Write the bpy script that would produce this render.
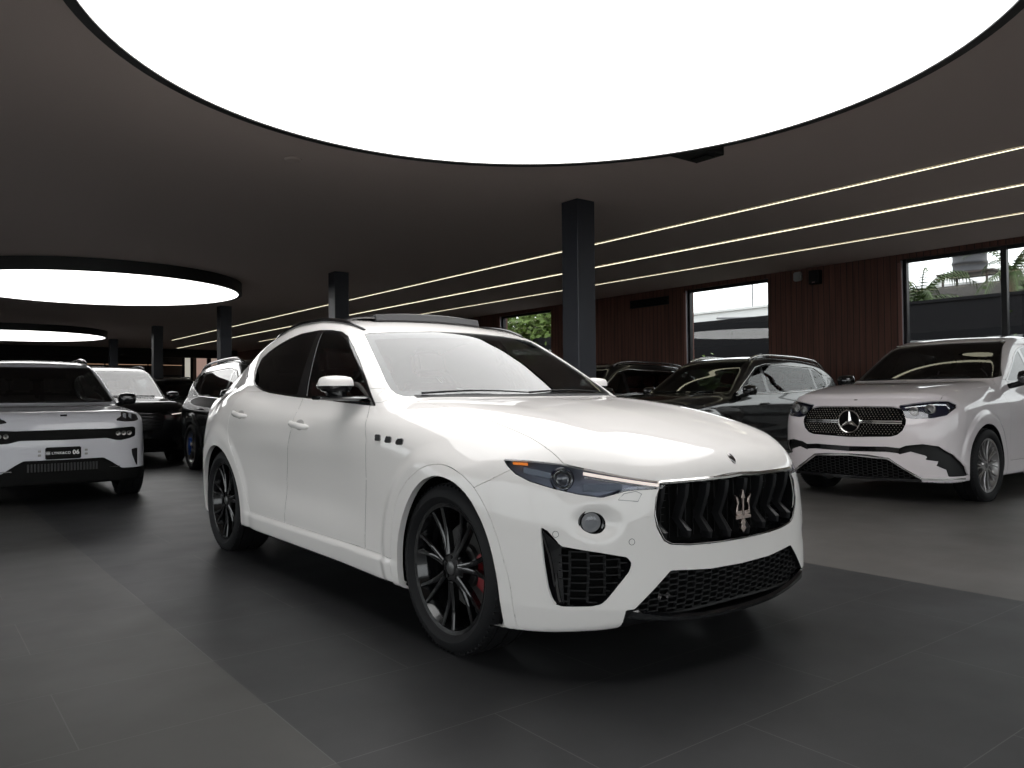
import bpy, bmesh, math, random
import numpy as np
from mathutils import Vector, Matrix
C = bpy.context.scene
for o in list(bpy.data.objects): bpy.data.objects.remove(o)
PI = math.pi
# ---------------------------------------------------------------- camera
# room axes: +Y runs along the ceiling light lines away from the camera, +X towards the window wall
TH = math.radians(37.733)
cam = bpy.data.cameras.new('camera'); camo = bpy.data.objects.new('camera', cam); C.collection.objects.link(camo)
_r = Vector((0.79092326, -0.6118398, -0.00961553)); _u = Vector((-0.00161152, -0.01779645, 0.99984033)); _f = Vector((0.61191323, 0.79078148, 0.01506162))
_m = Matrix((_r, _u, -_f)).transposed().to_4x4(); _m.translation = Vector((0, 0, 1.1132)); camo.matrix_world = _m
cam.sensor_width = 36; cam.lens = 789.7/1024*36; cam.clip_start = .05; cam.clip_end = 300
C.camera = camo
# ---------------------------------------------------------------- world and exposure
w = bpy.data.worlds.new('world'); C.world = w; w.use_nodes = True
nt = w.node_tree; bg = nt.nodes['Background']
sky = nt.nodes.new('ShaderNodeTexSky'); sky.sky_type = 'HOSEK_WILKIE'; sky.turbidity = 8; sky.ground_albedo = .4
sky.sun_direction = (math.sin(2.2)*.6, math.cos(2.2)*.6, .75)
mixw = nt.nodes.new('ShaderNodeMix'); mixw.data_type = 'RGBA'; mixw.inputs[0].default_value = .75
mixw.inputs[7].default_value = (1, 1, 1, 1)
nt.links.new(sky.outputs[0], mixw.inputs[6]); nt.links.new(mixw.outputs[2], bg.inputs[0])
bg.inputs[1].default_value = 3.2
C.view_settings.view_transform = 'Standard'; C.view_settings.look = 'None'
C.view_settings.exposure = 0.0; C.view_settings.gamma = 1; C.view_settings.use_curve_mapping = False
DISC_POWER = 1.3      # radiance of the round ceiling lights
# ---------------------------------------------------------------- helpers
def link(o): C.collection.objects.link(o); return o
def mat(name, col=(.5, .5, .5), rough=.5, metal=0., coat=0., emit=None, es=0., spec=.5, ior=None, coat_rough=.03):
    m = bpy.data.materials.new(name); m.use_nodes = True
    b = m.node_tree.nodes['Principled BSDF']
    b.inputs['Base Color'].default_value = (*col, 1); b.inputs['Roughness'].default_value = rough
    b.inputs['Metallic'].default_value = metal; b.inputs['Coat Weight'].default_value = coat; b.inputs['Coat Roughness'].default_value = coat_rough
    b.inputs['Specular IOR Level'].default_value = spec
    if ior: b.inputs['IOR'].default_value = ior
    if emit: b.inputs['Emission Color'].default_value = (*emit, 1); b.inputs['Emission Strength'].default_value = es
    return m
def noise_bump(m, scale=20, strength=.1, dist=.01, detail=3, vec=None):
    nt = m.node_tree; n = nt.nodes.new('ShaderNodeTexNoise'); b = nt.nodes.new('ShaderNodeBump'); t = nt.nodes.new('ShaderNodeTexCoord')
    n.inputs['Scale'].default_value = scale; n.inputs['Detail'].default_value = detail
    b.inputs['Strength'].default_value = strength; b.inputs['Distance'].default_value = dist
    nt.links.new(t.outputs['Object'], n.inputs['Vector']); nt.links.new(n.outputs[0], b.inputs['Height'])
    nt.links.new(b.outputs[0], nt.nodes['Principled BSDF'].inputs['Normal'])
    return m
def glass_mat(name, tint=(1, 1, 1), ior=1.5, base=0.0, rough=0.0):
    """thin glass: a tinted see-through sheet under a mirror layer that follows Fresnel"""
    m = bpy.data.materials.new(name); m.use_nodes = True; nt = m.node_tree; nt.nodes.clear()
    o = nt.nodes.new('ShaderNodeOutputMaterial'); mx = nt.nodes.new('ShaderNodeMixShader'); tr = nt.nodes.new('ShaderNodeBsdfTransparent')
    gl = nt.nodes.new('ShaderNodeBsdfGlossy'); mr = nt.nodes.new('ShaderNodeMapRange')
    tr.inputs[0].default_value = (*tint, 1); gl.inputs['Roughness'].default_value = rough; gl.inputs[0].default_value = (1, 1, 1, 1)
    # Schlick reflectance from the angle between view and surface, the same from either face of the sheet
    ge = nt.nodes.new('ShaderNodeNewGeometry'); do = nt.nodes.new('ShaderNodeVectorMath'); do.operation = 'DOT_PRODUCT'
    nt.links.new(ge.outputs['Incoming'], do.inputs[0]); nt.links.new(ge.outputs['Normal'], do.inputs[1])
    def mth(op, a, b=None):
        n = nt.nodes.new('ShaderNodeMath'); n.operation = op
        for k, v in enumerate((a, b)):
            if v is None: continue
            if isinstance(v, (int, float)): n.inputs[k].default_value = v
            else: nt.links.new(v, n.inputs[k])
        return n.outputs[0]
    p5 = mth('POWER', mth('SUBTRACT', 1., mth('ABSOLUTE', do.outputs['Value'])), 5.)
    f0 = ((ior-1)/(ior+1))**2+base; mr.inputs['To Min'].default_value = f0; mr.inputs['To Max'].default_value = 1; mr.clamp = True
    nt.links.new(p5, mr.inputs['Value']); nt.links.new(mr.outputs[0], mx.inputs[0])
    nt.links.new(tr.outputs[0], mx.inputs[1]); nt.links.new(gl.outputs[0], mx.inputs[2]); nt.links.new(mx.outputs[0], o.inputs[0])
    return m
def prop(o, label=None, cat=None, group=None, kind=None):
    if label: o['label'] = label
    if cat: o['category'] = cat
    if group: o['group'] = group
    if kind: o['kind'] = kind
    return o
def empty(name, loc=(0, 0, 0), rz=0, label=None, cat=None, group=None):
    o = link(bpy.data.objects.new(name, None)); o.location = loc; o.rotation_euler = (0, 0, rz); o.empty_display_size = .2
    return prop(o, label, cat, group)
def finish(name, me, m, parent=None, smooth=False):
    o = link(bpy.data.objects.new(name, me))
    for mm in (m if isinstance(m, (list, tuple)) else [m]): me.materials.append(mm)
    if smooth: me.polygons.foreach_set('use_smooth', [True]*len(me.polygons))
    if parent: o.parent = parent
    return o
def from_bm(name, bm, m, parent=None, smooth=False, angle=None):
    me = bpy.data.meshes.new(name); bm.normal_update(); bm.to_mesh(me); bm.free()
    o = finish(name, me, m, parent, smooth or angle is not None)
    if angle is not None: me.set_sharp_from_angle(angle=math.radians(angle))
    return o
def from_arr(name, V, T, m, parent=None, smooth=False, normals=None, angle=None):
    me = bpy.data.meshes.new(name); V = np.asarray(V, float)
    if isinstance(T, np.ndarray):
        me.vertices.add(len(V)); me.vertices.foreach_set('co', V.astype(np.float32).ravel())
        n, k = T.shape; me.loops.add(n*k); me.loops.foreach_set('vertex_index', T.astype(np.int32).ravel())
        me.polygons.add(n); me.polygons.foreach_set('loop_start', np.arange(0, n*k, k, dtype=np.int32)); me.polygons.foreach_set('loop_total', np.full(n, k, np.int32))
        me.update(calc_edges=True)
    else:
        me.from_pydata([tuple(v) for v in V], [], T)
    o = finish(name, me, m, parent, smooth or normals is not None or angle is not None)
    if normals is not None: me.normals_split_custom_set_from_vertices([tuple(x) for x in normals])
    elif angle is not None: me.set_sharp_from_angle(angle=math.radians(angle))
    return o
def bx(bm, x0, x1, y0, y1, z0, z1, bev=0, M=None, seg=1):
    r = bmesh.ops.create_cube(bm, size=1); vs = r['verts']
    for v in vs: v.co = Vector(((x0+x1)/2+v.co.x*(x1-x0), (y0+y1)/2+v.co.y*(y1-y0), (z0+z1)/2+v.co.z*(z1-z0)))
    if bev > 0:
        es = list({e for v in vs for e in v.link_edges}); rr = bmesh.ops.bevel(bm, geom=es, offset=bev, segments=seg, affect='EDGES'); vs = [v for v in rr['verts']]
    if M is not None: bmesh.ops.transform(bm, matrix=M, verts=list(set(vs)))
    return vs
def prism(bm, pts, d0, d1, axis='x', M=None):
    """extrude a polygon; axis x: pts are (y,z); y: (x,z); z: (x,y)"""
    def co(p, d): return {'x': (d, p[0], p[1]), 'y': (p[0], d, p[1]), 'z': (p[0], p[1], d)}[axis]
    a = [bm.verts.new(co(p, d0)) for p in pts]; b = [bm.verts.new(co(p, d1)) for p in pts]; n = len(pts)
    fs = [bm.faces.new(a[::-1]), bm.faces.new(b)]+[bm.faces.new((a[i], a[(i+1) % n], b[(i+1) % n], b[i])) for i in range(n)]
    if M is not None: bmesh.ops.transform(bm, matrix=M, verts=a+b)
    bmesh.ops.recalc_face_normals(bm, faces=fs)
    return a+b
def lathe(bm, prof, n=48, axis='y', M=None, close=False):
    """prof: list of (radius, offset along the axis)"""
    rings = []
    for (r, d) in prof:
        ring = []
        for i in range(n):
            a = 2*PI*i/n; c, s_ = r*math.cos(a), r*math.sin(a)
            ring.append(bm.verts.new({'y': (c, d, s_), 'x': (d, c, s_), 'z': (c, s_, d)}[axis]))
        rings.append(ring)
    fs = []
    m = len(rings)
    for k in range(m if close else m-1):
        A, B = rings[k], rings[(k+1) % m]
        for i in range(n): fs.append(bm.faces.new((A[i], A[(i+1) % n], B[(i+1) % n], B[i])))
    if not close:
        for ring in (rings[0], rings[-1]):
            if (ring[0].co-ring[n//2].co).length > 1e-4: fs.append(bm.faces.new(ring))
    vs = [v for r in rings for v in r]
    if M is not None: bmesh.ops.transform(bm, matrix=M, verts=vs)
    bmesh.ops.recalc_face_normals(bm, faces=fs)
    return vs
def tube(bm, pts, r, n=10, caps=True, squash=1., up=(0, 0, 1), closed=False):
    """tube along 3D points; r is a number or a list"""
    P = [Vector(p) for p in pts]; N = len(P); rings = []
    for i, p in enumerate(P):
        t = (P[(i+1) % N] if (closed or i < N-1) else P[i])-(P[i-1] if (closed or i > 0) else P[i])
        t.normalize(); a = Vector(up); s_ = t.cross(a)
        if s_.length < 1e-3: s_ = t.cross(Vector((0, 1, 0)))
        s_.normalize(); u = s_.cross(t); rr = r[i] if isinstance(r, (list, tuple)) else r
        rings.append([bm.verts.new(p+s_*(rr*math.cos(2*PI*k/n))+u*(rr*squash*math.sin(2*PI*k/n))) for k in range(n)])
    fs = []
    for i in range(N if closed else N-1):
        A, B = rings[i], rings[(i+1) % N]
        for k in range(n): fs.append(bm.faces.new((A[k], A[(k+1) % n], B[(k+1) % n], B[k])))
    if caps and not closed: fs += [bm.faces.new(rings[0][::-1]), bm.faces.new(rings[-1])]
    bmesh.ops.recalc_face_normals(bm, faces=fs)
    return [v for r_ in rings for v in r_]
def ellipsoid(bm, c, r, seg=24, rings=16, M=None):
    rr = bmesh.ops.create_uvsphere(bm, u_segments=seg, v_segments=rings, radius=1); vs = rr['verts']
    for v in vs: v.co = Vector((c[0]+v.co.x*r[0], c[1]+v.co.y*r[1], c[2]+v.co.z*r[2]))
    if M is not None: bmesh.ops.transform(bm, matrix=M, verts=vs)
    return vs
def subdivide_obj(o, lv=2):
    md = o.modifiers.new('subsurf', 'SUBSURF'); md.levels = lv; md.render_levels = lv; return o
# ---------------------------------------------------------------- car body mathematics
# A car body is one smooth implicit surface: lower body joined with greenhouse.  x forward from
# the front axle, y to the left, z up, metres.
def pchip(xk, yk, x):
    """monotone cubic along axis 0 of yk, sampled at x"""
    xk = np.asarray(xk, float); yk = np.asarray(yk, float)
    h = np.diff(xk); sh = (len(h),) + (1,)*(yk.ndim-1); hh = h.reshape(sh)
    d = np.diff(yk, axis=0)/hh
    m = np.zeros_like(yk)
    if len(xk) > 2:
        w1 = 2*hh[1:]+hh[:-1]; w2 = hh[1:]+2*hh[:-1]
        p = d[1:]*d[:-1]
        with np.errstate(all='ignore'):
            mm = (w1+w2)/(w1/d[:-1]+w2/d[1:])
        m[1:-1] = np.where(p > 0, mm, 0)
    m[0] = d[0]; m[-1] = d[-1]
    i = np.clip(np.searchsorted(xk, x, side='right')-1, 0, len(xk)-2)
    t = ((x-xk[i])/h[i]).reshape((len(x),)+(1,)*(yk.ndim-1)); H = h[i].reshape(t.shape)
    return ((1+2*t)*(1-t)**2*yk[i] + t*(1-t)**2*H*m[i] + t*t*(3-2*t)*yk[i+1] + t*t*(t-1)*H*m[i+1])

def blur0(a, sig):
    if sig <= 0: return a
    r = int(3*sig)+1; k = np.exp(-.5*(np.arange(-r, r+1)/sig)**2); k /= k.sum()
    # extend linearly so that edges are not bent
    lo = a[0]+(a[0]-a[1])*np.arange(r, 0, -1).reshape((r,)+(1,)*(a.ndim-1))
    hi = a[-1]+(a[-1]-a[-2])*np.arange(1, r+1).reshape((r,)+(1,)*(a.ndim-1))
    b = np.concatenate([lo, a, hi], 0); o = np.zeros_like(a)
    for j, kk in enumerate(k): o += kk*b[j:j+len(a)]
    return o

class Tab1:
    def __init__(s, pts, sig=.03, step=.005):
        pts = sorted(pts); xs = np.array([p[0] for p in pts]); ys = np.array([p[1] for p in pts])
        s.x0, s.st = xs[0], step; n = int((xs[-1]-xs[0])/step)+1
        s.g = blur0(pchip(xs, ys, xs[0]+step*np.arange(n)), sig/step)
    def __call__(s, x):
        u = np.clip((x-s.x0)/s.st, -400, len(s.g)+400); i = np.clip(u.astype(int), 0, len(s.g)-2); t = u-i
        return s.g[i]*(1-t)+s.g[i+1]*t

class Tab2:
    def __init__(s, xs, zs, v, sx=.05, sz=.02, step=.01):
        v = np.array(v, float); xs = np.array(xs, float); zs = np.array(zs, float)
        if xs[0] > xs[-1]: xs = xs[::-1]; v = v[::-1]
        s.x0, s.z0, s.st = xs[0], zs[0], step
        nx = int(round((xs[-1]-xs[0])/step))+1; nz = int(round((zs[-1]-zs[0])/step))+1
        g = pchip(xs, v, xs[0]+step*np.arange(nx)); g = blur0(g, sx/step)
        g = pchip(zs, g.T.copy(), zs[0]+step*np.arange(nz)); g = blur0(g, sz/step); s.g = g.T.copy()
    def __call__(s, x, z):
        nx, nz = s.g.shape
        u = np.clip((x-s.x0)/s.st, 0, nx-1.001); w = np.clip((z-s.z0)/s.st, 0, nz-1.001)
        i = u.astype(int); j = w.astype(int); a = u-i; b = w-j; g = s.g
        return (g[i, j]*(1-a)*(1-b)+g[i+1, j]*a*(1-b)+g[i, j+1]*(1-a)*b+g[i+1, j+1]*a*b)

def smax(a, b, r):
    d = np.clip(1-np.abs(a-b)/r, 0, 1)
    return np.maximum(a, b)+r*.25*d*d
def smin(a, b, r): return -smax(-a, -b, r)
def sstep(a, b, x):
    t = np.clip((x-a)/(b-a), 0, 1); return t*t*(3-2*t)

class Body:
    """P: dict of tables (see the specifications of the cars)"""
    def __init__(s, P):
        s.P = P
        s.side = Tab2(*P['side']); s.green = Tab2(*P['green'], .06, .02)
        s.front = Tab2(*P['front'], .03, .02); s.rear = Tab2(*P['rear'], .03, .03)
        s.deck = Tab1(P['deck'], P.get('deck_blur', .04)); s.crown = Tab1(P['crown'], .03); s.crownmul = Tab1(P['crownmul'], .05)
        s.roof = Tab1(P['roof'], P.get('roof_blur', .035)); s.belly = Tab1(P['belly'], .03)
    def field(s, x, y, z):
        P = s.P; ay = np.abs(y)
        hw = s.side(x, z)
        for (cx, r0, r1, amp) in P['flare']:
            r = np.hypot(x-cx, z-P['axle_z'])
            hw = hw+amp*(1-sstep(r0, r1, r))*(1-sstep(.0, .06, P['axle_z']-.12-z))
        for fn in P.get('bumps', ()): hw = hw+fn(x, z)
        sidef = ay-hw
        top = z-(s.deck(x+P['deck_k']*ay*ay)-s.crown(ay)*s.crownmul(x))
        for fn in P.get('topbumps', ()): top = top-fn(x, ay)
        fr = x-s.front(ay, z)
        for fn in P.get('frontbumps', ()): fr = fr-fn(ay, z)
        re = s.rear(ay, z)-x
        low = smax(sidef, top*.96, P.get('r_shoulder', .10))
        low = smax(low, fr, P.get('r_front', .10)); 
        low = smax(low, (s.belly(x)-z), .03)
        g = ay-s.green(x, z)
        rf = z-(s.roof(x+P['roof_k']*ay*ay)-P['roof_crown']*ay*ay)
        rf = rf*P.get('roof_scale', .85)
        gr = smax(g, rf, P.get('r_roof', .12))
        gr = smax(gr, .9-z, .05)
        f = smin(low, gr, P.get('r_belt', .03))
        f = smax(f, re, P.get('r_rear', .10))
        return f
    def grad(s, x, y, z, e=.006):
        f = s.field
        g = np.stack([f(x+e, y, z)-f(x-e, y, z), f(x, y+e, z)-f(x, y-e, z), f(x, y, z+e)-f(x, y, z-e)], -1)/(2*e)
        return g
    def mesh(s, h):
        P = s.P; x0, x1 = P['xr']; y1 = 1.12; z0, z1 = .05, P['ztop']
        xs = np.arange(x0, x1+h, h); ys = np.arange(h/2, y1+h, h); zs = np.arange(z0, z1+h, h)
        Fh = np.empty((len(xs), len(ys), len(zs)), np.float32)
        for i in range(0, len(xs), 40):
            X, Y, Z = np.meshgrid(xs[i:i+40], ys, zs, indexing='ij'); Fh[i:i+40] = s.field(X, Y, Z)
        Fm = np.concatenate([Fh[:, ::-1], Fh], 1); ys = np.concatenate([-ys[::-1], ys])
        ins = Fm < 0
        a = ins[:-1, :-1, :-1]; cnt = np.zeros(a.shape, np.int8)
        for dx in (0, 1):
            for dy in (0, 1):
                for dz in (0, 1):
                    cnt += ins[dx:dx+a.shape[0], dy:dy+a.shape[1], dz:dz+a.shape[2]]
        act = (cnt > 0) & (cnt < 8)
        idx = -np.ones(a.shape, np.int64); ai = np.argwhere(act); idx[act] = np.arange(len(ai))
        acc = np.zeros((len(ai), 3)); n = np.zeros(len(ai))
        org = ai.astype(float)
        for ax in range(3):
            o = [b for b in range(3) if b != ax]
            for p in (0, 1):
                for q in (0, 1):
                    c0 = ai.copy(); c0[:, o[0]] += p; c0[:, o[1]] += q; c1 = c0.copy(); c1[:, ax] += 1
                    f0 = Fm[c0[:, 0], c0[:, 1], c0[:, 2]]; f1 = Fm[c1[:, 0], c1[:, 1], c1[:, 2]]
                    m = (f0 < 0) != (f1 < 0); t = np.where(m, f0/np.where(m, f0-f1, 1), 0)
                    pt = c0.astype(float); pt[:, ax] += t
                    acc += pt*m[:, None]; n += m
        v = acc/n[:, None]
        V = np.stack([xs[0]+v[:, 0]*h, ys[0]+v[:, 1]*h, zs[0]+v[:, 2]*h], -1)
        V[:, 1] = np.interp(v[:, 1], np.arange(len(ys)), ys)
        quads = []
        for ax in range(3):
            sl0 = [slice(None)]*3; sl1 = [slice(None)]*3; sl0[ax] = slice(0, -1); sl1[ax] = slice(1, None)
            m = ins[tuple(sl0)] != ins[tuple(sl1)]
            e = np.argwhere(m); o = [(ax+1) % 3, (ax+2) % 3]
            ok = np.ones(len(e), bool)
            for b in o: ok &= (e[:, b] > 0) & (e[:, b] < Fm.shape[b]-1)
            e = e[ok]; inside = ins[e[:, 0], e[:, 1], e[:, 2]]
            c = []
            for (p, q) in ((0, 0), (1, 0), (1, 1), (0, 1)):
                k = e.copy(); k[:, o[0]] -= p; k[:, o[1]] -= q; c.append(idx[k[:, 0], k[:, 1], k[:, 2]])
            qd = np.stack(c, -1)
            quads.append(np.where(inside[:, None], qd, qd[:, ::-1]))
        Q = np.concatenate(quads)
        for it in range(4):
            f = s.field(*V.T); g = s.grad(*V.T); g2 = np.maximum((g*g).sum(-1), .2)
            st = -(f/g2)[:, None]*g; ln = np.linalg.norm(st, axis=1, keepdims=True)
            V += st*np.minimum(1, .5*h/np.maximum(ln, 1e-9))
        # split the quads along the shorter diagonal
        d0 = np.linalg.norm(V[Q[:, 0]]-V[Q[:, 2]], axis=1); d1 = np.linalg.norm(V[Q[:, 1]]-V[Q[:, 3]], axis=1)
        A = np.where((d0 <= d1)[:, None], Q[:, [0, 1, 2]], Q[:, [0, 1, 3]]); B = np.where((d0 <= d1)[:, None], Q[:, [0, 2, 3]], Q[:, [1, 2, 3]])
        return V, np.concatenate([A, B])

def poly_sd(p, poly):
    """signed distance (negative inside) of 2D points to a polygon"""
    poly = np.asarray(poly, float); n = len(poly); best = np.full(len(p), 1e9); ins = np.zeros(len(p), bool)
    for i in range(n):
        a = poly[i]; b = poly[(i+1) % n]; ab = b-a; ap = p-a
        t = np.clip((ap@ab)/max(ab@ab, 1e-12), 0, 1); d = ap-t[:, None]*ab; best = np.minimum(best, (d*d).sum(1))
        c = ((a[1] > p[:, 1]) != (b[1] > p[:, 1]))
        if abs(ab[1]) > 1e-12: ins ^= c & (p[:, 0] < ab[0]*(p[:, 1]-a[1])/ab[1]+a[0])
    best = np.sqrt(best)
    return np.where(ins, -best, best)

def smooth_poly(pts, r=2, n=3):
    """corner cutting (closed), r rounds"""
    p = np.asarray(pts, float)
    for _ in range(r):
        q = np.roll(p, -1, 0); p = np.stack([.78*p+.22*q, .22*p+.78*q], 1).reshape(-1, 2)
    return p

def cut_mesh(V, T, labs, f):
    """split the triangles along f = 0; labs: per-triangle arrays carried along; returns inside mask"""
    f = np.where(np.abs(f) < 1e-5, 1e-5, f); s = f[T] < 0; c = s.sum(1); mix = (c == 1) | (c == 2)
    keep = T[~mix]; Tm = T[mix]; sm = s[mix]; cm = c[mix]
    lone = np.where((cm == 1)[:, None], sm, ~sm); k = lone.argmax(1); ar = np.arange(len(Tm))
    a = Tm[ar, k]; b = Tm[ar, (k+1) % 3]; d = Tm[ar, (k+2) % 3]
    def newv(p, q):
        return np.minimum(p, q).astype(np.int64)*len(V)+np.maximum(p, q)
    key = np.concatenate([newv(a, b), newv(a, d)]); u, inv = np.unique(key, return_inverse=True)
    p = u//len(V); q = u % len(V); t = (f[p]/(f[p]-f[q]))[:, None]
    NV = V[p]*(1-t)+V[q]*t; base = len(V); ab = inv[:len(a)]+base; ad = inv[len(a):]+base
    V2 = np.concatenate([V, NV]); f2 = np.concatenate([f, np.zeros(len(NV))])
    T2 = np.concatenate([keep, np.stack([a, ab, ad], 1), np.stack([ab, b, d], 1), np.stack([ab, d, ad], 1)])
    li = cm == 1
    inside = np.concatenate([(c == 3)[~mix], li, ~li, ~li])
    out = [np.concatenate([l[~mix], l[mix], l[mix], l[mix]]) for l in labs]
    return V2, T2, out, inside
def bump_gauss(ax, a, b, cz, sz, amp):
    return lambda x, z: amp*sstep(a, a+.3, x)*(1-sstep(b-.3, b, x))*np.exp(-((z-cz)/sz)**2)
MAIN = dict(
 xr=(-4.12, 1.08), ztop=1.74, axle_z=0.362,
 side=([1.0, .7, .4, .0, -.5, -1.2, -1.9, -2.5, -3.0, -3.5, -4.1],
       [.10, .25, .4, .55, .7, .85, .95, 1.05, 1.15, 1.3],
       [[.86, .88, .90, .90, .90, .88, .86, .84, .80, .70],
        [.90, .93, .94, .945, .94, .925, .90, .865, .81, .70],
        [.91, .95, .967, .967, .96, .94, .91, .87, .81, .70],
        [.90, .94, .955, .96, .957, .945, .925, .885, .83, .72],
        [.88, .925, .94, .945, .947, .947, .937, .905, .85, .76],
        [.87, .915, .928, .915, .926, .945, .940, .905, .860, .78],
        [.87, .915, .926, .913, .927, .952, .949, .915, .870, .79],
        [.88, .915, .93, .94, .955, .968, .967, .945, .893, .80],
        [.90, .93, .945, .96, .97, .974, .962, .93, .87, .76],
        [.88, .91, .925, .935, .937, .925, .895, .845, .77, .66],
        [.80, .83, .85, .87, .88, .88, .86, .83, .77, .65]]),
 green=([.2, -.4, -.8, -1.2, -1.6, -2.2, -2.8, -3.4, -4.1],
        [.9, 1.05, 1.15, 1.25, 1.35, 1.45, 1.55, 1.70],
        [[.84, .83, .80, .77, .735, .70, .66, .60],
         [.875, .865, .845, .815, .78, .745, .705, .64],
         [.89, .88, .86, .83, .795, .755, .71, .64],
         [.905, .895, .872, .842, .805, .763, .715, .64],
         [.905, .895, .87, .835, .795, .75, .70, .63],
         [.90, .89, .865, .83, .785, .74, .69, .61],
         [.865, .855, .83, .79, .745, .695, .64, .56],
         [.77, .76, .73, .69, .645, .595, .54, .46],
         [.70, .69, .67, .64, .60, .55, .50, .42]]),
 front=([0, .2, .4, .5, .6, .72, .82, .92, 1.05],
        [.10, .25, .35, .45, .6, .75, .85, .95, 1.1],
        [[.82, .85, .865, .872, .875, .865, .85, .80, .72],
         [.815, .845, .86, .866, .868, .858, .84, .79, .71],
         [.79, .82, .835, .840, .840, .832, .81, .76, .68],
         [.77, .80, .815, .818, .818, .805, .78, .73, .65],
         [.75, .78, .782, .778, .775, .745, .70, .63, .53],
         [.66, .685, .692, .70, .695, .65, .59, .52, .41],
         [.54, .56, .57, .58, .57, .53, .475, .40, .30],
         [.35, .37, .38, .385, .37, .33, .28, .20, .10],
         [-.1, -.08, -.06, -.05, -.08, -.12, -.2, -.3, -.4]]),
 rear=([0, .5, .8, 1.0],
       [.1, .4, .7, .9, 1.1, 1.2, 1.4, 1.6],
       [[-3.96, -4.02, -4.03, -4.0, -3.95, -3.88, -3.70, -3.5],
        [-3.90, -3.96, -3.97, -3.93, -3.88, -3.82, -3.62, -3.4],
        [-3.68, -3.74, -3.75, -3.72, -3.66, -3.60, -3.4, -3.2],
        [-3.3, -3.35, -3.35, -3.3, -3.25, -3.2, -3.0, -2.9]]),
 deck=[(1.2, .50), (1.1, .63), (1.0, .73), (.9, .81), (.8, .868), (.7, .912), (.5, .975), (.25, 1.03), (0, 1.065), (-.3, 1.095), (-.6, 1.112), (-.9, 1.108), (-1.3, 1.11),
       (-1.8, 1.135), (-2.3, 1.17), (-2.6, 1.20), (-3.0, 1.20), (-3.4, 1.15), (-3.7, 1.08), (-4.1, .98)],
 deck_k=.33,
 crown=[(0, 0), (.2, .001), (.4, .000), (.55, -.006), (.65, -.002), (.75, .03), (.85, .085), (.95, .16), (1.1, .28)],
 crownmul=[(-4.2, .3), (-3.4, .25), (-1.4, .15), (-.7, .45), (-.3, .8), (.2, 1), (1.1, 1)],
 roof=[(.3, .70), (-.1, .91), (-.45, 1.105), (-.546, 1.158), (-.7, 1.243), (-.9, 1.352), (-1.1, 1.455), (-1.246, 1.523), (-1.4, 1.57), (-1.6, 1.608), (-1.9, 1.638), (-2.2, 1.64), (-2.6, 1.595),
       (-3.0, 1.49), (-3.3, 1.375), (-3.6, 1.225), (-3.9, 1.07), (-4.3, .86)],
 roof_k=.22, roof_crown=.055, r_roof=.09, r_belt=.03, r_shoulder=.09, r_front=.08,
 belly=[(1.1, .30), (.9, .26), (.7, .20), (.45, .18), (0, .20), (-.8, .21), (-2.6, .22), (-3.5, .24), (-4.1, .30)],
 flare=[(0, .47, .56, .020), (-3.004, .48, .58, .012)],
 bumps=[lambda x, z: .020*sstep(-2.6, -2.3, x)*(1-sstep(-.60, -.30, x))*(1-sstep(.315, .345, z))],
 frontbumps=[lambda y, z: -.035*np.exp(-(((y-.685)/.060)**2+((z-.622)/.050)**2)**1.5)-.30*np.maximum(0, .285-z)*sstep(.5, .6, y)],
)
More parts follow.
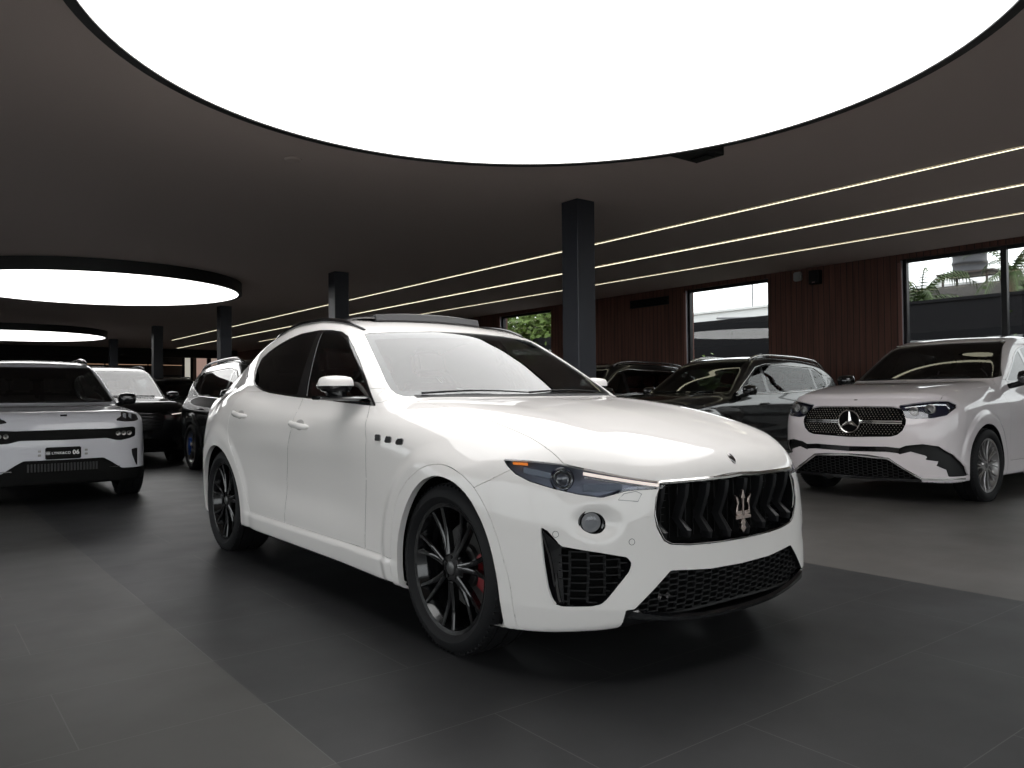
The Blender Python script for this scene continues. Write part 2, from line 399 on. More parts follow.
def generic(wb=2.8, fo=.88, ro=.95, W=.93, H=1.70, R=.365, nose=.86, hood=1.06, cowl_x=-.42, atop=-1.22, rend=None, tail=1.15, belt=1.06, box=1., flare=.02, gt=.60, deck_k=.10, arch=.39, crown_side=.0, roof_k=.2, nose_round=1.0):
    """tables of a plain sport utility body from its main measures"""
    rend = rend or (-wb-.25); L = -wb-ro; k = W/.95
    zl = [.10, .25, .40, .55, .70, .82, .92, 1.0, 1.08, 1.25]
    prof = np.array([.90, .945, .955, .955, .962, .968, .962, .94, .895, .80])
    xs = [fo+.05, fo*.6, 0, -wb*.5, -wb, L+.4, L]
    mul = [.94, .975, .985, .975, .995, .97, .90]
    side = (xs, zl, [[W*m_*p for p in prof] for m_ in mul])
    gz = [.9, 1.0, 1.1, 1.2, 1.3, 1.4, 1.5, 1.75]; g = np.array([.925, .92, .90, .865, .825, .785, .74, .62])
    gx = [.3, cowl_x, (cowl_x+atop)/2, atop, -wb*.6, -wb, L+.35, L]; gm = [.90, .945, .965, .975, .98, .965, .92, .86]
    zs = (H/1.66)
    green = (gx, [1.0+(q-1.0)*zs for q in gz], [[W*m_*q for q in g] for m_ in gm])
    fy = np.array([0, .25, .45, .6, .72, .82, .90, 1.05])*k; fz = [.10, .25, .45, .6, .75, .85, .95, 1.05]
    dx = np.array([0, .01, .035, .07, .125, .22, .40, 1.0])*nose_round; dz = [.06, .02, 0, 0, .005, .025, .07, .16]
    front = (list(fy), fz, [[fo-a-b for b in dz] for a in dx])
    ry = [0, .5, .8, 1.0]; rz_ = [.1, .4, .7, .9, 1.1, 1.25, 1.45, 1.7]
    dr = [0, .02, .12, .5]; drz = [.06, 0, 0, .02, .05, .10, .22, .42]
    rear = (ry, rz_, [[L+a+b for b in drz] for a in dr])
    deck = [(fo+.25, nose-.22), (fo+.08, nose-.06), (fo-.02, nose), (fo-.14, nose+.045), (fo*.5, nose+(hood-nose)*.62), (.1, nose+(hood-nose)*.86), (cowl_x, hood), (cowl_x-.5, hood+.0), (-wb, belt+.07), (L+.2, belt+.05), (L-.1, belt)]
    crown = [(0, 0), (.3, .001), (.55, .000), (.65, .006), (.75, .03), (.85, .08), (.95, .16), (1.1, .28)]
    roof = [(cowl_x+.9, hood-.42), (cowl_x+.1, hood-.03), (cowl_x, hood+.03), ((cowl_x+atop)/2, (hood+.03+H-.075)/2+.012), (atop, H-.075), (atop-.2, H-.03), (atop-.6, H), (-wb*.75, H-.005), (rend, H-.07), ((rend+L)/2, (H-.07+tail)/2+.06), (L, tail-.02), (L-.3, tail-.3)]
    return dict(xr=(L-.06, fo+.08), ztop=H+.06, axle_z=R, side=side, green=green, front=front, rear=rear, deck=deck, deck_k=deck_k, crown=crown,
                crownmul=[(L-.1, .2), (cowl_x-.6, .2), (cowl_x, .6), (.2, 1), (fo+.3, 1)], roof=roof, roof_k=roof_k, roof_crown=.05, r_roof=.10, r_belt=.03,
                r_shoulder=.09, r_front=.07, r_rear=.08, belly=[(fo+.1, .26), (fo-.1, .22), (0, .22), (-wb, .22), (L, .30)],
                flare=[(0, arch+.08, arch+.15, flare), (-wb, arch+.08, arch+.15, flare)], bumps=[], frontbumps=[], wb=wb, fo=fo, L=L, H=H, R=R, cowl_x=cowl_x, atop=atop, belt=belt, W=W, arch=arch, hood=hood, rend=rend)
GLE = generic(wb=2.94, fo=.93, ro=1.10, W=1.0, H=1.79, R=.375, nose=1.035, hood=1.23, cowl_x=-.46, atop=-1.28, rend=-2.7, tail=1.25, belt=1.18, arch=.41, gt=.6)
LYNK = generic(wb=2.64, fo=.83, ro=.87, W=.91, H=1.63, R=.345, nose=.94, hood=1.06, cowl_x=-.42, atop=-1.15, belt=1.04, arch=.38)
SUVB = generic(wb=2.87, fo=.83, ro=1.0, W=.95, H=1.71, R=.365, nose=.96, hood=1.12, cowl_x=-.42, atop=-1.22, belt=1.08, arch=.39)
SUVC = generic(wb=2.75, fo=.85, ro=.9, W=.95, H=1.74, R=.36, nose=1.02, hood=1.14, cowl_x=-.38, atop=-1.05, belt=1.10, arch=.385)
# ---------------------------------------------------------------- materials shared by the cars
M = {}
M['white_paint'] = mat('white_paint', (.79, .76, .74), .6, coat=1, spec=.2)
M['pearl_paint'] = mat('pearl_paint', (.62, .575, .59), .5, coat=1)
M['silver_white'] = mat('silver_white_paint', (.58, .58, .62), .5, coat=1)
M['black_paint'] = mat('black_paint', (.006, .006, .007), .2, coat=1, spec=.5)
M['dark_paint'] = mat('dark_green_paint', (.012, .016, .017), .22, coat=1)
M['gloss_black'] = mat('gloss_black', (.006, .006, .007), .12, coat=.6)
M['satin_black'] = mat('satin_black', (.006, .006, .0065), .5, spec=.3)
M['plastic_black'] = mat('plastic_black', (.004, .004, .004), .7, spec=.15)
M['matte_black'] = mat('matte_black', (.003, .003, .003), .9, spec=.1)
M['rubber'] = noise_bump(mat('rubber', (.005, .005, .006), .7, spec=.3), 60, .15, .003)
M['chrome'] = mat('chrome', (.75, .74, .72), .12, metal=1)
M['dark_chrome'] = mat('dark_chrome', (.25, .24, .24), .18, metal=1)
M['cap_grey'] = mat('cap_grey', (.10, .10, .10), .3, metal=.5)
M['disc_steel'] = mat('disc_steel', (.09, .088, .086), .45, metal=.8)
M['steel'] = mat('steel', (.32, .31, .30), .35, metal=1)
M['rim_black'] = mat('rim_black', (.004, .004, .0045), .16, coat=.5)
M['rim_silver'] = mat('rim_silver', (.38, .37, .37), .3, metal=.8)
M['red_caliper'] = mat('red_caliper', (.15, .004, .008), .4, coat=.3)
M['blue_caliper'] = mat('blue_caliper', (.01, .10, .55), .35, coat=.5)
M['seat_red'] = mat('red_leather', (.12, .02, .014), .5)
M['seat_black'] = mat('black_leather', (.02, .018, .017), .5)
M['seat_cream'] = mat('grey_leather', (.14, .13, .12), .5)
M['lamp_housing'] = mat('lamp_housing', (.22, .24, .30), .35, metal=.6)
M['lining'] = mat('cabin_lining', (.012, .011, .011), .8)
M['lamp_dark'] = mat('lamp_dark', (.01, .012, .03), .2, coat=.5)
M['lens'] = glass_mat('lamp_glass', (.93, .94, .96), 1.5, .02)
M['drl'] = mat('day_light_bar', (.5, .45, .4), .4, emit=(1, .86, .78), es=.75)
M['amber'] = mat('amber_lamp', (.5, .12, .01), .3, emit=(1, .27, .02), es=.5)
M['glass_wind'] = glass_mat('windscreen_glass', (.32, .345, .35), 1.55, .075)
M['glass_dark'] = glass_mat('privacy_glass', (.05, .05, .05), 1.5, .01)
M['glass_side'] = glass_mat('side_glass', (.35, .37, .37), 1.5, .01)
M['frit'] = mat('frit_band', (.02, .02, .02), .25, coat=1)

def trimesh_part(name, V, T, N, sel, m, parent, gap=.0016, lip=.014, offset=0., minimum=6):
    t = T[sel]
    if len(t) < minimum: return None
    u, inv = np.unique(t, return_inverse=True); t = inv.reshape(t.shape); v = V[u].copy(); n = N[u]
    e = np.concatenate([t[:, [0, 1]], t[:, [1, 2]], t[:, [2, 0]]]); third = np.concatenate([t[:, 2], t[:, 0], t[:, 1]])
    key = np.minimum(e[:, 0], e[:, 1]).astype(np.int64)*len(v)+np.maximum(e[:, 0], e[:, 1])
    uk, idx, cnt = np.unique(key, return_index=True, return_counts=True)
    b = idx[cnt == 1]; be = e[b]
    mid = (v[be[:, 0]]+v[be[:, 1]])/2; ed = v[be[:, 1]]-v[be[:, 0]]; nn = (n[be[:, 0]]+n[be[:, 1]])/2
    L = np.linalg.norm(ed, axis=1, keepdims=True)
    d = np.cross(nn, ed); d /= np.maximum(np.linalg.norm(d, axis=1, keepdims=True), 1e-9)
    acc = np.zeros_like(v)
    for k in (0, 1): np.add.at(acc, be[:, k], d*L)
    ln = np.linalg.norm(acc, axis=1); bv = ln > 1e-9; acc[bv] /= ln[bv][:, None]
    v = v+acc*gap+n*offset
    if lip <= 0: return from_arr(name, v, t, m, parent, normals=n)
    bi = np.where(bv)[0]; mp = -np.ones(len(v), int); mp[bi] = np.arange(len(bi)); base = len(v)
    V2 = np.concatenate([v, v[bi], v[bi]-n[bi]*lip]); N2 = np.concatenate([n, -acc[bi]*.8+n[bi]*.6, -acc[bi]])
    a0, a1 = mp[be[:, 0]]+base, mp[be[:, 1]]+base; c0, c1 = a0+len(bi), a1+len(bi)
    T2 = np.concatenate([t, np.stack([a1, a0, c0], 1), np.stack([a1, c0, c1], 1)])
    return from_arr(name, V2, T2, m, parent, normals=N2)

def hole_wall(name, V, T, sel, direction, depth, m, parent, shrink=.0, floor=None, keep=None):
    """walls that run inward from the rim of an opening; optionally a floor"""
    t = T[sel]
    if len(t) < 4: return None
    u, inv = np.unique(t, return_inverse=True); t = inv.reshape(t.shape); v = V[u]
    e = np.concatenate([t[:, [0, 1]], t[:, [1, 2]], t[:, [2, 0]]])
    key = np.minimum(e[:, 0], e[:, 1]).astype(np.int64)*len(v)+np.maximum(e[:, 0], e[:, 1])
    uk, idx, cnt = np.unique(key, return_index=True, return_counts=True); be = e[idx[cnt == 1]]
    if keep is not None: be = be[keep((v[be[:, 0]]+v[be[:, 1]])/2)]
    bi = np.unique(be); mp = -np.ones(len(v), int); mp[bi] = np.arange(len(bi))
    top = v[bi]; c = top.mean(0); bot = top+np.array(direction)*depth; bot = bot+(c+np.array(direction)*depth-bot)*shrink
    V2 = np.concatenate([top, bot]); a0, a1 = mp[be[:, 0]], mp[be[:, 1]]; n = len(bi)
    T2 = np.concatenate([np.stack([a0, a1, a1+n], 1), np.stack([a0, a1+n, a0+n], 1)])
    o = from_arr(name, V2, T2, m, parent, angle=40)
    if floor:
        w = v+np.array(direction)*depth; w = w+(c+np.array(direction)*depth-w)*shrink
        from_arr(floor[0], w, t, floor[1], parent, smooth=True)
    return o

def project(mode, P):
    x, y, z = P.T; ay = np.abs(y)
    return {'side': np.stack([x, z], 1), 'front': np.stack([ay, z], 1), 'diag': np.stack([ay-x, z], 1), 'top': np.stack([x, ay], 1)}[mode]
CONDS = {
 'sideways': lambda P, N: (np.abs(P[:, 1]) > .5) & (np.abs(N[:, 1]) > .25),
 'ahead': lambda P, N: (P[:, 0] > .05),
 'fore': lambda P, N: (P[:, 0] > -1.9) & (N[:, 0] > -.05) & (N[:, 2] > .05) & (P[:, 2] > .8),
 'up': lambda P, N: (N[:, 2] > .25) & (P[:, 2] > .6),
 'all': lambda P, N: np.ones(len(P), bool),
}
def carve(B, V, T, regions):
    lab = np.zeros(len(T), int); names = ['body']
    for (name, mode, poly, cond, only) in regions:
        N = B.grad(*V.T); N /= np.maximum(np.linalg.norm(N, axis=1, keepdims=True), 1e-9)
        ok = CONDS[cond](V, N); f = np.ones(len(V))
        # keep whole triangles together: a vertex counts when it passes itself
        if callable(poly): f[ok] = poly(V[ok])
        else: f[ok] = poly_sd(project(mode, V[ok]), poly)
        f[~ok] = .05
        T_has_bad = (~ok)[T].any(1)
        ff = f.copy()
        V, T, (lab, bad), ins = cut_mesh(V, T, [lab, T_has_bad], ff)
        ins &= ~bad
        if only is not None: ins &= np.isin(lab, [names.index(k) for k in only if k in names])
        if name not in names: names.append(name)
        lab[ins] = names.index(name)
    return V, T, lab, names

# ---------------------------------------------------------------- wheels
def make_wheel(parent, x, side, y, R, wid, rr, style, rim_m, cal_m=None, steer=0.):
    """one wheel as a part: tyre, rim, brake disc and caliper are its sub-parts.  side -1 right, +1 left"""
    w = link(bpy.data.objects.new('wheel', None)); w.parent = parent; w.location = (x, side*y, R*.972); w.empty_display_size = .1
    w.rotation_euler = (0, 0, (PI if side > 0 else 0)+steer)
    # local frame: outer face looks towards -y
    h = wid/2; bm = bmesh.new(); sw = R-rr
    prof = [(rr-.004, -h+.032), (rr+.010, -h+.014), (rr+.35*sw, -h+.001), (rr+.62*sw, -h+.004), (R-.016, -h+.018), (R-.005, -h+.035), (R, -h+.055)]
    for g in (-.5, 0, .5):
        c = g*(wid-.11); prof += [(R, c-.008), (R-.009, c-.005), (R-.009, c+.005), (R, c+.008)]
    prof += [(R, h-.055), (R-.005, h-.035), (R-.02, h-.015), (rr+.4*sw, h), (rr, h-.03)]
    lathe(bm, prof, 72, close=True)
    for k in range(72):      # shoulder sipes
        a = 2*PI*k/72; Mx = Matrix.Rotation(-a, 4, 'Y') @ Matrix.Translation((R-.008, -h+.030, 0))
        bx(bm, -.006, .0025, -.012, .012, -.004, .004, M=Mx)
    # flatten the contact patch a little
    for v in bm.verts:
        lim = -R*.972+.0005
        if v.co.z < lim: v.co.z = lim
    from_bm('tyre', bm, M['rubber'], w, angle=35)
    bm = bmesh.new()
    yo = -h+.022
    lathe(bm, [(rr+.004, yo), (rr+.006, yo+.008), (rr-.006, yo+.012), (rr-.018, yo+.03), (rr-.030, yo+.06), (rr-.034, h-.05), (rr-.01, h-.03), (rr-.004, h-.03), (rr-.012, h-.045), (rr-.040, h-.06), (rr-.042, yo+.06), (rr-.026, yo+.03), (rr-.014, yo+.004)], 72, close=True)
    yh = yo+.020
    lathe(bm, [(.03, yh-.004), (.062, yh), (.075, yh+.012), (.080, yh+.05), (.03, yh+.06)], 40)
    for k in range(5):
        a = 2*PI*k/5+.3; lathe(bm, [(.0, yh-.006), (.009, yh-.006), (.010, yh+.004)], 8, M=Matrix.Translation((.048*math.cos(a), 0, .048*math.sin(a))))
    def spoke(a0, a1, w0, w1, r0=.06, r1=None, dy0=.012, dy1=.006, dep=.030, belly=.010, n=6):
        r1 = r1 or rr-.012; top = []; 
        for i in range(n+1):
            t = i/n; r = r0+(r1-r0)*t; a = a0+(a1-a0)*t; ww = w0+(w1-w0)*t
            yy = yo+dy0+(dy1-dy0)*t+belly*math.sin(PI*t)
            c = Vector((r*math.cos(a), 0, r*math.sin(a))); s_ = Vector((-math.sin(a), 0, math.cos(a)))
            d = dep*(1-.25*t)
            top.append([c+s_*(-ww*.5)+Vector((0, yy+.004, 0)), c+s_*(-ww*.28)+Vector((0, yy, 0)), c+s_*(ww*.28)+Vector((0, yy, 0)), c+s_*(ww*.5)+Vector((0, yy+.004, 0)), c+s_*(ww*.42)+Vector((0, yy+d, 0)), c+s_*(-ww*.42)+Vector((0, yy+d, 0))])
        rings = [[bm.verts.new(p) for p in ring] for ring in top]; fs = []
        for A, B_ in zip(rings, rings[1:]):
            for k in range(6): fs.append(bm.faces.new((A[k], A[(k+1) % 6], B_[(k+1) % 6], B_[k])))
        fs += [bm.faces.new(rings[0]), bm.faces.new(rings[-1][::-1])]; bmesh.ops.recalc_face_normals(bm, faces=fs)
    if style == 'twin7':
        for k in range(7):
            a = 2*PI*k/7+.16
            spoke(a-.06, a-.155, .030, .021, dep=.034); spoke(a+.06, a+.155, .030, .021, dep=.034)
    elif style == 'multi':
        for k in range(10):
            a = 2*PI*k/10; spoke(a-.05, a-.13, .016, .012); spoke(a+.05, a+.13, .016, .012)
    elif style == 'turbine':
        for k in range(5):
            a = 2*PI*k/5+.2; spoke(a-.1, a-.02, .045, .06); spoke(a+.16, a+.33, .03, .018)
    else:
        for k in range(5):
            a = 2*PI*k/5+.3; spoke(a-.12, a-.05, .022, .018); spoke(a+.12, a+.05, .022, .018)
    from_bm('rim', bm, rim_m, w, angle=35)
    bm = bmesh.new(); lathe(bm, [(.0, yh-.010), (.022, yh-.010), (.029, yh-.006), (.030, yh+.004)], 28); cap = from_bm('hub_cap', bm, M['cap_grey'], w, angle=40)
    bm = bmesh.new(); lathe(bm, [(.09, .0), (.185, .0), (.185, .012), (.185, .028), (.09, .028)], 56)
    lathe(bm, [(.05, -.03), (.095, -.02), (.1, .01)], 40)
    from_bm('brake_disc', bm, M['disc_steel'], w, angle=35)
    if cal_m:
        bm = bmesh.new(); n = 10; pr = []
        r2_ = .238 if cal_m is M['blue_caliper'] else .205; yo_ = -.05 if r2_ > .21 else 0
        for i in range(n+1): a = (-.65+1.3*i/n)*(1 if r2_ > .21 else .75); pr.append((r2_*math.cos(a), r2_*math.sin(a)))
        for i in range(n, -1, -1): a = (-.65+1.3*i/n)*(1 if r2_ > .21 else .75); pr.append((.135*math.cos(a), .135*math.sin(a)))
        sg = -1 if side > 0 else 1
        if x < -1: sg = -sg
        prism(bm, [(p[0]*sg, p[1]) for p in pr], -.045+yo_, .045, 'y'); bmesh.ops.bevel(bm, geom=bm.edges[:], offset=.006, segments=2, affect='EDGES')
        from_bm('brake_caliper', bm, cal_m, w, angle=40)
    return w

def arch_liner(parent, x, y0, y1, R, z):
    for s in (-1, 1):
        bm = bmesh.new(); n = 40; pr = [(R, y0), (R+.004, y0), (R+.004, y1), (.02, y1), (.02, y1+.004), (R+.008, y1-.02)]
        rings = []
        for (r, d) in [(R, y0), (R, y1), (.05, y1)]:
            rings.append([bm.verts.new((x+r*math.cos(a), s*d, z+r*math.sin(a))) for a in [(-.35+(PI+.7)*i/n) for i in range(n+1)]])
        for A, B_ in zip(rings, rings[1:]):
            for i in range(n): bm.faces.new((A[i], A[i+1], B_[i+1], B_[i]))
        from_bm('wheel_arch_liner', bm, M['matte_black'], parent, smooth=True)

# ---------------------------------------------------------------- interiors
def seat_shape(bm, x, y, z, rec=.35, w=.50):
    vs = bx(bm, -.26, .27, -w/2, w/2, -.08, .09, .05, seg=3)
    vs2 = bx(bm, -.07, .07, -w/2, w/2, 0, .62, .05, seg=3)
    bmesh.ops.transform(bm, matrix=Matrix.Translation((-.24, 0, .02)) @ Matrix.Rotation(-rec, 4, 'Y'), verts=list(set(vs2)))
    vs3 = bx(bm, -.05, .05, -.14, .14, .66, .86, .04, seg=3)
    bmesh.ops.transform(bm, matrix=Matrix.Translation((-.24, 0, .02)) @ Matrix.Rotation(-rec*.8, 4, 'Y'), verts=list(set(vs3)))
    bmesh.ops.translate(bm, vec=(x, y, z), verts=list({*vs, *vs2, *vs3}))
def interior(parent, S, seat_m, scr=False):
    dx, zc, wb = S['dash_x'], S['cowl_z'], S.get('half', .72)
    bm = bmesh.new()
    prism(bm, [(dx, zc-.06), (dx-.42, zc-.05), (dx-.50, zc-.12), (dx-.46, zc-.30), (dx-.30, zc-.5), (dx, zc-.5)], -wb, wb, 'y')
    bmesh.ops.bevel(bm, geom=bm.edges[:], offset=.03, segments=2, affect='EDGES'); from_bm('dashboard', bm, M['satin_black'], parent, angle=40)
    sy = S.get('wheel_side', 1)*.36; bm = bmesh.new(); pts = []
    Mx = Matrix.Translation((dx-.62, sy, zc-.12)) @ Matrix.Rotation(math.radians(-25), 4, 'Y')
    tube(bm, [(Mx @ Vector((0, .185*math.cos(a), .185*math.sin(a)))) for a in [2*PI*i/28 for i in range(28)]], .016, 8, closed=True)
    ellipsoid(bm, (0, 0, 0), (.02, .07, .06), 16, 10, Mx)
    for a in (0, PI, -PI/2): tube(bm, [Mx @ Vector((0, 0, 0)), Mx @ Vector((0, .18*math.cos(a), .18*math.sin(a)))], .014, 6)
    tube(bm, [Mx @ Vector((0, 0, 0)), Mx @ Vector((.3, 0, -.05))], .03, 8)
    from_bm('steering_wheel', bm, M['satin_black'], parent, smooth=True)
    for y in (-.37, .37):
        bm = bmesh.new(); seat_shape(bm, dx-1.05, y, zc-.47); from_bm('front_seat', bm, seat_m, parent, angle=40)
    bm = bmesh.new(); 
    for y in (-.38, 0, .38): seat_shape(bm, dx-1.9, y, zc-.45, .35, .42)
    from_bm('rear_bench', bm, seat_m, parent, angle=40)
    bm = bmesh.new(); bx(bm, dx-2.9, dx+.2, -wb, wb, zc-.75, zc-.70); from_bm('cabin_floor', bm, M['matte_black'], parent)
def bisect_surf(f, a, b, n=44):
    """first crossing going from outside (a) to inside (b)"""
    ts = np.linspace(a, b, 90); v = f(ts); k = np.where(v < 0)[0]
    if not len(k): return b
    k = max(k[0], 1); lo, hi = ts[k-1], ts[k]
    for _ in range(24):
        m = (lo+hi)/2
        if f(np.array([m]))[0] < 0: hi = m
        else: lo = m
    return (lo+hi)/2
def sxf(B, y, z, a=1.15): return bisect_surf(lambda t: B.field(t, y+0*t, z+0*t), a, -.2)
def syf(B, x, z, sgn=-1, a=1.1): return bisect_surf(lambda t: B.field(x+0*t, t, z+0*t), sgn*a, sgn*.2)
def szf(B, x, y, a=1.8): return bisect_surf(lambda t: B.field(x+0*t, y+0*t, t), a, .5)
def snrm(B, p):
    g = B.grad(np.array([p[0]]), np.array([p[1]]), np.array([p[2]]))[0]; return Vector(g/np.linalg.norm(g))
def on_surface(B, p, size_m=None, roll=0.):
    """matrix that puts local z along the outward normal at surface point p, local x as level as possible"""
    n = snrm(B, p); up = Vector((0, 0, 1)); xa = up.cross(n)
    if xa.length < .05: xa = Vector((0, 1, 0))
    xa.normalize(); ya = n.cross(xa)
    Mx = Matrix((xa, ya, n)).transposed().to_4x4(); Mx.translation = Vector(p)
    return Mx @ Matrix.Rotation(roll, 4, 'Z')
def interp(pts, t):
    xs = [p[0] for p in pts]; ys = [p[1] for p in pts]
    o = np.argsort(xs); return np.interp(t, np.array(xs)[o], np.array(ys)[o])

DLO = [(-.724, 1.068), (-.92, 1.217), (-1.065, 1.315), (-1.211, 1.402), (-1.357, 1.477), (-1.473, 1.512), (-1.622, 1.532), (-1.805, 1.545), (-2.083, 1.542),
       (-2.267, 1.52), (-2.455, 1.488), (-2.62, 1.45), (-2.745, 1.406), (-2.745, 1.312), (-2.68, 1.228), (-2.598, 1.2), (-2.389, 1.166), (-2.21, 1.148), (-1.929, 1.13),
       (-1.677, 1.116), (-1.375, 1.103), (-1.047, 1.086)]
WIND = [(0, 1.122), (.37, 1.120), (.68, 1.115), (.744, 1.117), (.771, 1.131), (.776, 1.155), (.764, 1.199), (.731, 1.278), (.687, 1.382), (.636, 1.488), (.60, 1.496), (.405, 1.511), (.2, 1.518), (0, 1.521), (-.3, 1.521), (-.3, 1.12)]
HEADL = [(.511, .856), (.351, .852), (.179, .842), (.011, .821), (-.208, .790), (-.391, .768), (-.405, .765), (-.393, .744), (-.234, .743), (-.185, .74), (-.054, .717), (.066, .728), (.204, .748), (.346, .774), (.436, .802), (.49, .835)]
GRILL = [(0, .772), (.25, .768), (.42, .762), (.444, .757), (.47, .709), (.482, .644), (.472, .593), (.441, .540), (.405, .522), (.313, .511), (.143, .504), (0, .502), (-.2, .502), (-.2, .772)]
SINTK = [(.284, .600), (.248, .588), (.17, .530), (-.04, .508), (-.185, .487), (-.207, .470), (-.207, .452), (-.195, .433), (-.081, .336), (-.045, .312), (.006, .303), (.169, .298), (.205, .305), (.224, .325), (.245, .370), (.268, .475)]
LINTK = [(-.2, .398), (0, .398), (.2, .402), (.409, .420), (.582, .272), (.55, .262), (.3, .243), (0, .236), (-.2, .236)]
HOODY = [(.62, .725), (.48, .738), (.37, .733), (.16, .735), (-.35, .721), (-.6, .725), (-1, .70)]
HOODZ = [(0, .776), (.25, .772), (.44, .768), (.555, .787), (.642, .811), (.727, .842), (.8, .87), (1, .95)]
ARCHFP = [(-.362, .08), (-.358, .34), (-.335, .452), (-.278, .575), (-.198, .677), (-.115, .737), (-.03, .766), (.03, .771), (.09, .766), (.16, .746), (.236, .693), (.292, .622), (.330, .553), (.358, .476), (.378, .379), (.388, .261), (.388, .08)]
ARCHF = (.03, .37, .385); ARCHR = (-2.985, .372, .40)
ARTRIM = [(.44, .28), (.428, .40), (.361, .6), (.27, .728), (.184, .785), (.09, .815), (.006, .822), (-.104, .803), (-.235, .735), (-.341, .636), (-.396, .512), (-.418, .363), (-.42, .10), (.44, .10)]
SEAM1 = [(1.2, -.74), (1.063, -.775), (1.0, -.735), (.9, -.69), (.695, -.70), (.54, -.72), (.345, -.73), (0, -.74)]      # (z, x)
SEAM2 = [(1.2, -1.62), (1.12, -1.629), (1.041, -1.635), (.921, -1.655), (.766, -1.735), (.607, -1.80), (.383, -1.815), (0, -1.82)]

def circ(c): return lambda P: np.hypot(P[:, 0]-c[0], P[:, 2]-c[1])-c[2]
def main_regions():
    sdD = lambda P: poly_sd(P[:, [0, 2]], DLO)
    line = lambda a, b: (lambda P: (P[:, 0]-(a[0]+(P[:, 2]-a[1])*(b[0]-a[0])/(b[1]-a[1]))))
    l1, l2 = line((-1.803, 1.503), (-1.735, 1.131)), line((-1.731, 1.507), (-1.585, 1.136)); l3 = line((-.987, 1.257), (-.761, 1.088))
    hood = lambda P: np.maximum.reduce([np.abs(P[:, 1])-interp(HOODY, P[:, 0]), interp(HOODZ, np.abs(P[:, 1]))-P[:, 2], -.80-P[:, 0]])
    fog = lambda P: np.hypot((np.abs(P[:, 1])-.688)/.80*.80, P[:, 2]-.619)-.040
    door = lambda a, b: (lambda P: np.maximum.reduce([P[:, 0]-interp(a, P[:, 2]), interp(b, P[:, 2])-P[:, 0], .343-P[:, 2], P[:, 2]-1.16]))
    RD = [(1.3, -2.72), (1.16, -2.72), (1.09, -2.735), (1.0, -2.748), (.89, -2.75), (.82, -2.72), (.70, -2.62), (.6, -2.55), (.45, -2.48), (.34, -2.43), (0, -2.4)]
    fend = lambda P: np.maximum.reduce([interp(SEAM1, P[:, 2])-P[:, 0], .343-P[:, 2]+0*P[:, 0], P[:, 2]-(1.085+.6*np.clip(P[:, 0]+.7, 0, 1))])
    return [
     ('wheel_opening', 'side', smooth_poly(ARCHFP, 2), 'sideways', None), ('wheel_opening', None, circ(ARCHR), 'sideways', None),
     ('window_trim', 'side', DLO, 'sideways', ['body']),
     ('rear_side_window', None, lambda P: np.maximum(sdD(P)+.016, l1(P)), 'sideways', ['window_trim']),
     ('front_side_window', None, lambda P: np.maximum.reduce([sdD(P)+.014, -l2(P), l3(P)]), 'sideways', ['window_trim']),
     ('windscreen', 'front', WIND, 'fore', ['body']),
     ('windscreen_edge', None, lambda P: -(poly_sd(P[:, 1:]*np.array([np.sign(P[:, 1]), np.ones(len(P))]).T, WIND)+.036), 'fore', ['windscreen']),
     ('hood', None, hood, 'up', ['body']),
     ('headlight', 'diag', HEADL, 'ahead', ['body', 'hood']),
     ('grille', 'front', GRILL, 'ahead', ['body', 'hood']),
     ('lower_intake', 'front', LINTK, 'ahead', ['body']),
     ('side_intake', 'diag', SINTK, 'ahead', ['body']),
     ('fog_lamp', None, fog, 'ahead', ['body']),
     ('front_valance', None, lambda P: np.maximum.reduce([P[:, 2]-.285, np.abs(P[:, 1])-.600, .3-P[:, 0]]), 'ahead', ['body']),
     ('arch_trim', 'side', smooth_poly(ARTRIM, 2), 'sideways', ['body']),
     ('bumper', 'side', [(.43, .835), (.322, .772), (.252, .738), (.20, .70), (.20, .0), (1.3, 0), (1.3, .79), (.60, .825), (.40, .845)], 'ahead', ['body']),
     ('fender', None, fend, 'sideways', ['body']),
     ('front_door', None, door(SEAM1, SEAM2), 'sideways', ['body']),
     ('rear_door', None, door(SEAM2, RD), 'sideways', ['body']),
     ('tail_lamp', None, lambda P: np.maximum.reduce([P[:, 0]+3.55, .86-P[:, 2], P[:, 2]-.97, .3-np.abs(P[:, 1])]), 'all', ['body']),
     ('rear_window', None, lambda P: np.maximum.reduce([P[:, 0]+3.2, 1.12-P[:, 2]-0*P[:, 0], P[:, 2]-1.40, np.abs(P[:, 1])-.50]), 'all', ['body']),
    ]

